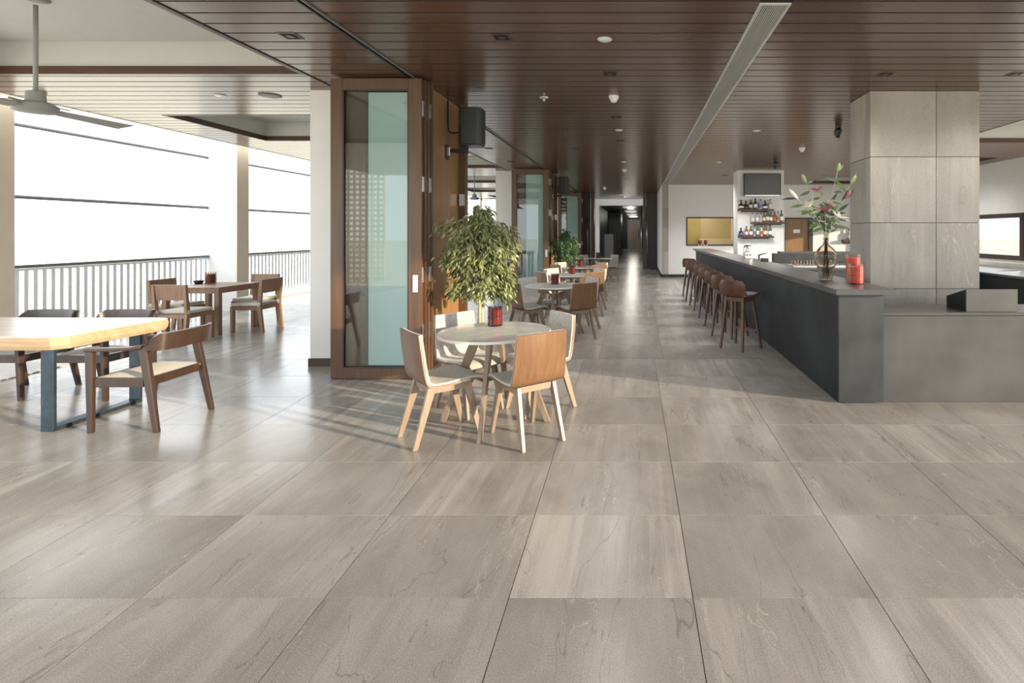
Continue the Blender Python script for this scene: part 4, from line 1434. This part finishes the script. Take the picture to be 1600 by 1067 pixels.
bt = bottle('tall', 'b_clear', 'l_white', 'black', 0.36, 0.06)
bt.location = (7.31, WY - 0.09, 1.30)
tag(bt, 'clear bottle with white paper label on the small shelf by the column', 'bottle')

# ------------------------------------------------------------------ loudspeakers on the pillars
for i in range(2):
    t = thing('loudspeaker', 'black loudspeaker on a wall arm, %s' % ['on the timber panel above the big ficus', 'on the second pillar above the dark ficus'][i], 'speaker', (-2.35, 6.48 + 8 * i, 2.55), group='wall loudspeakers')
    pl = [(0.21, -0.12), (0.42, -0.12), (0.455, -0.07), (0.455, 0.07), (0.42, 0.12), (0.21, 0.12), (0.20, 0.08), (0.20, -0.08)]
    MB().prism(pl, 0.07, 0.525).build('cabinet', 'speakergrey', t, bevel=0.012, seg=3)
    b1(0.456, 0.462, -0.068, 0.068, 0.09, 0.505).build('front_grille', 'black', t)
    MB().prism([(p[0] * 0.97 + 0.01, p[1] * 0.96) for p in pl], 0.058, 0.07).build('bottom_cap', 'black', t)
    b1(0, 0.016, -0.05, 0.05, -0.10, 0.08).build('wall_plate', 'black', t)
    b1(0.016, 0.05, -0.025, 0.025, -0.06, 0.05).build('swivel', 'steel', t, bevel=0.004)
    b1(0.05, 0.26, -0.02, 0.02, -0.015, 0.03).build('arm', 'black', t, bevel=0.004)
    b1(0.225, 0.265, -0.025, 0.025, -0.03, 0.06).build('arm_joint', 'black', t)
    b1(0.172, 0.2, -0.06, 0.06, 0.08, 0.3).build('rear_plate', 'black', t)
    MB().tube([(0.008, 0.03, 0.64), (0.010, 0.03, 0.45), (0.012, 0.03, 0.30), (0.03, 0.02, 0.24), (0.09, 0.0, 0.225), (0.175, 0, 0.235)], 0.009, 8).build('cable', 'black', t, smooth=True)

# ------------------------------------------------------------------ ceiling fans
def make_fan(drop, half):
    t = thing('ceiling_fan', 'fan', 'fan')
    MB().lathe([(0.09, 0.0), (0.085, -0.006), (0.02, -0.012)], 20).build('canopy', 'fan', t, smooth=True, angle=50)
    MB().tube([(0, 0, -0.05), (0, 0, -drop)], 0.016, 10).build('downrod', 'fan', t, smooth=True)
    MB().lathe([(0.028, -drop + 0.12), (0.06, -drop + 0.11), (0.065, -drop + 0.03), (0.10, -drop + 0.02), (0.135, -drop), (0.14, -drop - 0.015), (0.14, -drop - 0.05), (0.125, -drop - 0.062), (0, -drop - 0.066)], 28).build('motor', 'fan', t, smooth=True, angle=40)
    for s in (1, -1):
        z = -drop - 0.035
        MB().add([(-0.055, s * 0.15, z - 0.010), (0.055, s * 0.15, z + 0.010), (0.085, s * half, z + 0.016), (-0.075, s * half, z - 0.014),
                  (-0.055, s * 0.15, z - 0.002), (0.055, s * 0.15, z + 0.018), (0.085, s * half, z + 0.024), (-0.075, s * half, z - 0.006)],
                 [(0, 1, 2, 3), (4, 7, 6, 5), (0, 4, 5, 1), (1, 5, 6, 2), (2, 6, 7, 3), (3, 7, 4, 0)]).build('blade', 'fan', t)
        b1(-0.045, 0.045, min(s * 0.06, s * 0.24), max(s * 0.06, s * 0.24), -drop + 0.0, -drop + 0.012).build('blade_bracket', 'steel', t)
    return t


fz = H + 0.335
fan = make_fan(0.90, 0.80)
put(fan, (-5.12, 4.47, fz), 0.02, 'grey ceiling fan on a long rod hanging from the coffer over the slab table', 'ceiling fans')
put(fan, (-5.08, 16.42, fz), PI / 2 - 0.05, 'grey ceiling fan further down the terrace, seen between the pillars', 'ceiling fans')

# ------------------------------------------------------------------ ceiling fittings
def on_ceil(px_, py_):
    d = 1353 / (363 - py_)
    return ((px_ - 995) / 820 * d, d, H)


dl = thing('downlight', 'x', 'light')
MB().lathe_open([(0.0, 0.0), (0.0, 0.0)], 4) if False else None
m = MB()
m.box(-0.075, 0.075, -0.075, -0.06, -0.004, 0.001); m.box(-0.075, 0.075, 0.06, 0.075, -0.004, 0.001)
m.box(-0.075, -0.06, -0.06, 0.06, -0.004, 0.001); m.box(0.06, 0.075, -0.06, 0.06, -0.004, 0.001)
m.build('frame', 'fascia', dl)
b1(-0.06, 0.06, -0.06, 0.06, -0.003, -0.001).build('aperture', 'ceilback', dl)
MB().lathe([(0.035, -0.0035), (0.03, -0.006), (0.0, -0.005)], 14).build('lamp', 'black', dl, smooth=True)
squares = [((454, 56), 'over the terrace doors near the fan'), ((784, 58), 'in the open timber above the aisle, closest to the track'), ((953, 115), 'first of the file along the aisle'), ((963, 183), 'second of the file along the aisle'),
           ((883, 203), 'between the first loudspeaker and the aisle file'), ((901, 232), 'above the second round table'), ((969, 220), 'third of the file along the aisle'), ((1383, 116), 'just in front of the stone column'),
           ((1585, 116), 'beside the stone column toward the right wall'), ((1133, 274), 'before the white wall with the hatch'), ((764, 232), 'inside the track beyond the first doors'), ((798, 252), 'inside the track near the second pillar')]
fill_d = D.lights.new('downlight_fill', 'SPOT')  # added light to brighten the hall; the fittings themselves look off
fill_d.energy = 40
fill_d.color = (1.0, 0.97, 0.93)
fill_d.spot_size = math.radians(150)
fill_d.spot_blend = 0.8
fill_d.shadow_soft_size = 0.3
wall_d = fill_d.copy()
wall_d.energy = 130
end_d = fill_d.copy()
end_d.energy = 430
back_d = fill_d.copy()
back_d.energy = 80


def fill_for(x, y):
    if y > 14.5 and 0.9 < x < 4: return end_d
    return wall_d if (y > 11 and 0.9 < x < 4) else fill_d

for (p, wd) in squares:
    o_ = put(dl, on_ceil(*p), 0, 'square black recessed downlight, ' + wd, 'square downlights')
    if on_ceil(*p)[0] < -2.4: continue
    lo = D.objects.new('downlight_fill', fill_for(*on_ceil(*p)[:2]))
    COL.objects.link(lo)
    lo.location = Vector(on_ceil(*p)) - Vector((0, 0, 0.02))
for (x, y, wd) in ((4.8, 9.5, 'over the back bar counter'), (5.0, 11.4, 'over the back bar ledge'), (6.9, 12.6, 'by the bright window'), (7.5, 15.0, 'over the sunlit back corner'), (6.5, 14.2, 'before the brown door')):  # extra unseen downlights, added to brighten the back walls and ceiling
    put(dl, (x, y, H), 0, 'added square recessed downlight hidden behind the stone column, ' + wd, 'square downlights')
    lo = D.objects.new('downlight_fill', back_d)
    COL.objects.link(lo)
    lo.location = (x, y, H - 0.02)
    lo.scale = (1, 1, 1)
disc_d = fill_d.copy()  # light added under the unlit discs
disc_d.energy = 16
ws = thing('ceiling_disc', 'x', 'light')
MB().lathe([(0.0, -0.001), (0.055, -0.001), (0.06, -0.006), (0.045, -0.014), (0.0, -0.016)], 20).build('cover', 'whiteplastic', ws, smooth=True, angle=40)
MB().lathe([(0.062, 0.001), (0.066, -0.003), (0.0, -0.003)], 20).build('ring', 'alu', ws)
for p, wd in [((945, 61), 'largest, at the head of the aisle'), ((967, 203), 'along the aisle past the second downlight'), ((975, 253), 'along the aisle before the pivot doors'), ((1182, 204), 'between grille and column'), ((979, 281), 'beyond the third glass doors'), ((976, 307), 'last, added to light the white lintel'), ((345, 149), 'on the terrace boards'), ((1123, 253), 'near the white pillar')]:  # the disc by the lintel is an addition for its light
    put(ws, on_ceil(*p), 0, 'small round white ceiling disc, ' + wd, 'white ceiling discs')
    if on_ceil(*p)[1] > 6 and p[0] > 900:
        lo = D.objects.new('disc_fill', wall_d if (on_ceil(*p)[0] > 0.9 and on_ceil(*p)[1] > 10) or on_ceil(*p)[1] > 22 else disc_d)
        COL.objects.link(lo)
        lo.location = Vector(on_ceil(*p)) - Vector((0, 0, 0.03))
sd = thing('smoke_detector', 'x', 'detector')
MB().lathe([(0.0, 0.0), (0.06, 0.0), (0.062, -0.02), (0.05, -0.035)], 20).build('base', 'whiteplastic', sd, smooth=True, angle=40)
MB().lathe([(0.048, -0.035), (0.046, -0.045), (0.034, -0.07), (0.022, -0.078), (0.0, -0.08)], 20).build('sensor_head', 'whiteplastic', sd, smooth=True, angle=40)
for p, wd in [((959, 150), 'largest, over the aisle'), ((976, 265), 'further down the aisle'), ((945, 293), 'farthest, close to the pivot doors'), ((1253, 231), 'above the bar'), ((62, 145), 'on the terrace ceiling beside the fan rod')]:
    put(sd, on_ceil(*p), 0, 'white domed smoke detector, ' + wd, 'smoke detectors')
sp_ = thing('spotlight', 'x', 'light')
MB().tube([(0, 0, 0), (0, 0, -0.05)], 0.05, 14).build('mount', 'black', sp_)
MB().lathe([(0.03, -0.05), (0.065, -0.075), (0.07, -0.12), (0.03, -0.19), (0.0, -0.2)], 16).build('lamp_head', 'black', sp_, smooth=True, angle=40)
put(sp_, on_ceil(1310, 196), 0, 'black ceiling spotlight next to the stone column', 'black spotlights')
put(sp_, on_ceil(1212, 250), 0, 'black ceiling spotlight above the television', 'black spotlights')
for q in ((1310, 196), (1212, 250)):  # light added below the unlit black spotlights
    lo = D.objects.new('spotlight_fill', wall_d)
    COL.objects.link(lo)
    lo.location = Vector(on_ceil(*q)) - Vector((0, 0, 0.22))
spk = thing('sprinkler', 'small steel sprinkler head in the timber ceiling over the first ficus', 'sprinkler', on_ceil(850, 152))
MB().lathe([(0.055, 0.0), (0.05, -0.012), (0.018, -0.02), (0.018, -0.05), (0.0, -0.055)], 14).build('nozzle', 'steel', spk, smooth=True, angle=40)
b1(-0.04, 0.04, -0.006, 0.006, -0.062, -0.055).build('deflector', 'black', spk)
ov = thing('ceiling_speaker', 'round dark grey speaker grille in the terrace ceiling', 'speaker', on_ceil(422, 149))
MB().lathe([(0.12, 0.0), (0.12, -0.008), (0.105, -0.012)], 28).build('ring', 'rail', ov, smooth=True, angle=40)
MB().lathe([(0.105, -0.009), (0.0, -0.012)], 28).build('grille', 'screen', ov)

# ------------------------------------------------------------------ ficus trees
def ficus(x, y, top, low, rad, nleaf, seed, leafm, label, zpot=0.42):
    rnd = random.Random(seed)
    t = thing('potted_ficus', label, 'plant', (x, y, 0), group='potted ficus trees')
    MB().lathe_open([(0.0, 0.0), (0.12, 0.0), (0.155, 0.02), (0.175, zpot), (0.155, zpot), (0.15, zpot - 0.05), (0.0, zpot - 0.05)], 24).build('planter', 'pot', t, smooth=True, angle=40)
    MB().lathe([(0.15, zpot - 0.049), (0.0, zpot - 0.03)], 20).build('soil', 'soil', t)
    tk_ = MB()
    for q in range(3):
        a = q * 2.1
        c, s = math.cos(a), math.sin(a)
        tk_.tube([(c * 0.02, s * 0.02, zpot - 0.06), (c * 0.015, s * 0.015, low - 0.1), (c * 0.07, s * 0.07, low + 0.15), (c * 0.10, s * 0.10, top * 0.62 + low * 0.38), (c * 0.05, s * 0.05, top - 0.25)], [0.02, 0.017, 0.013, 0.009, 0.004], 7)
    tk_.build('trunk', 'bark', t, smooth=True)
    tw, lf = MB(), MB()
    nb = 60
    per = nleaf // nb
    for b in range(nb):
        f_ = (b + 0.5) / nb
        z = low + (top - 0.12 - low) * (f_ ** 0.9)
        a = b * 2.399 + rnd.uniform(-0.3, 0.3)
        # outline: wide through the middle, spike at the top
        prof = (0.88 + 0.22 * math.sin(PI * min(1, f_ * 1.0) ** 0.9) + (0.16 if 0.55 < f_ else 0.0)) if f_ < 0.80 else 0.34 * (1.02 - f_) / 0.20 + 0.06
        L_ = rad * prof * rnd.uniform(0.65, 1.12)
        c, s = math.cos(a), math.sin(a)
        p0 = Vector((c * 0.05, s * 0.05, z - 0.10))
        rise = rnd.uniform(0.08, 0.2)
        p1 = Vector((c * L_ * 0.55, s * L_ * 0.55, z + rise))
        p2 = Vector((c * L_, s * L_, z + rise - rnd.uniform(0.06, 0.24)))
        pts_ = [p0 * (1 - u) ** 2 + p1 * 2 * u * (1 - u) + p2 * u * u for u in (0, .2, .4, .6, .8, 1)]
        tw.tube(pts_, [0.006, 0.005, 0.004, 0.003, 0.002, 0.001], 4, False)
        for q in range(per):
            u = rnd.uniform(0.12, 1.0) ** 0.8
            pp = p0 * (1 - u) ** 2 + p1 * 2 * u * (1 - u) + p2 * u * u
            pp += Vector((rnd.gauss(0, 0.035), rnd.gauss(0, 0.035), rnd.gauss(-0.02, 0.05)))
            aa = a + rnd.uniform(-1.3, 1.3)
            el = rnd.uniform(-1.35, -0.25)
            dd = Vector((math.cos(aa) * math.cos(el), math.sin(aa) * math.cos(el), math.sin(el)))
            l_ = rnd.uniform(0.055, 0.10)
            sd_ = dd.cross(Vector((rnd.uniform(-.6, .6), rnd.uniform(-.6, .6), 1))).normalized() * l_ * 0.19
            nn = sd_.cross(dd).normalized() * l_ * 0.12
            lf.add([pp, pp + dd * l_ * 0.45 - sd_ - nn, pp + dd * l_ * 0.5 + nn * 0.6, pp + dd * l_ * 0.45 + sd_ - nn, pp + dd * l_ - nn * 1.5], [(0, 2, 1), (0, 3, 2), (1, 2, 4), (2, 3, 4)])
    tag(tw.build('twigs', 'bark', t), kind='stuff')
    tag(lf.build('foliage', leafm, t, smooth=False), kind='stuff')
    return t


ficus(-1.74, 5.85, 1.90, 0.85, 0.345, 4200, 5, 'leaf', 'tall weeping ficus with sunlit pale green leaves behind the nearest round table')
ficus(-1.88, 13.75, 1.62, 0.75, 0.31, 2600, 9, 'leafdark', 'dark green ficus between the second and third glass doors')

for me in list(D.meshes):
    if me.users == 0:
        D.meshes.remove(me)
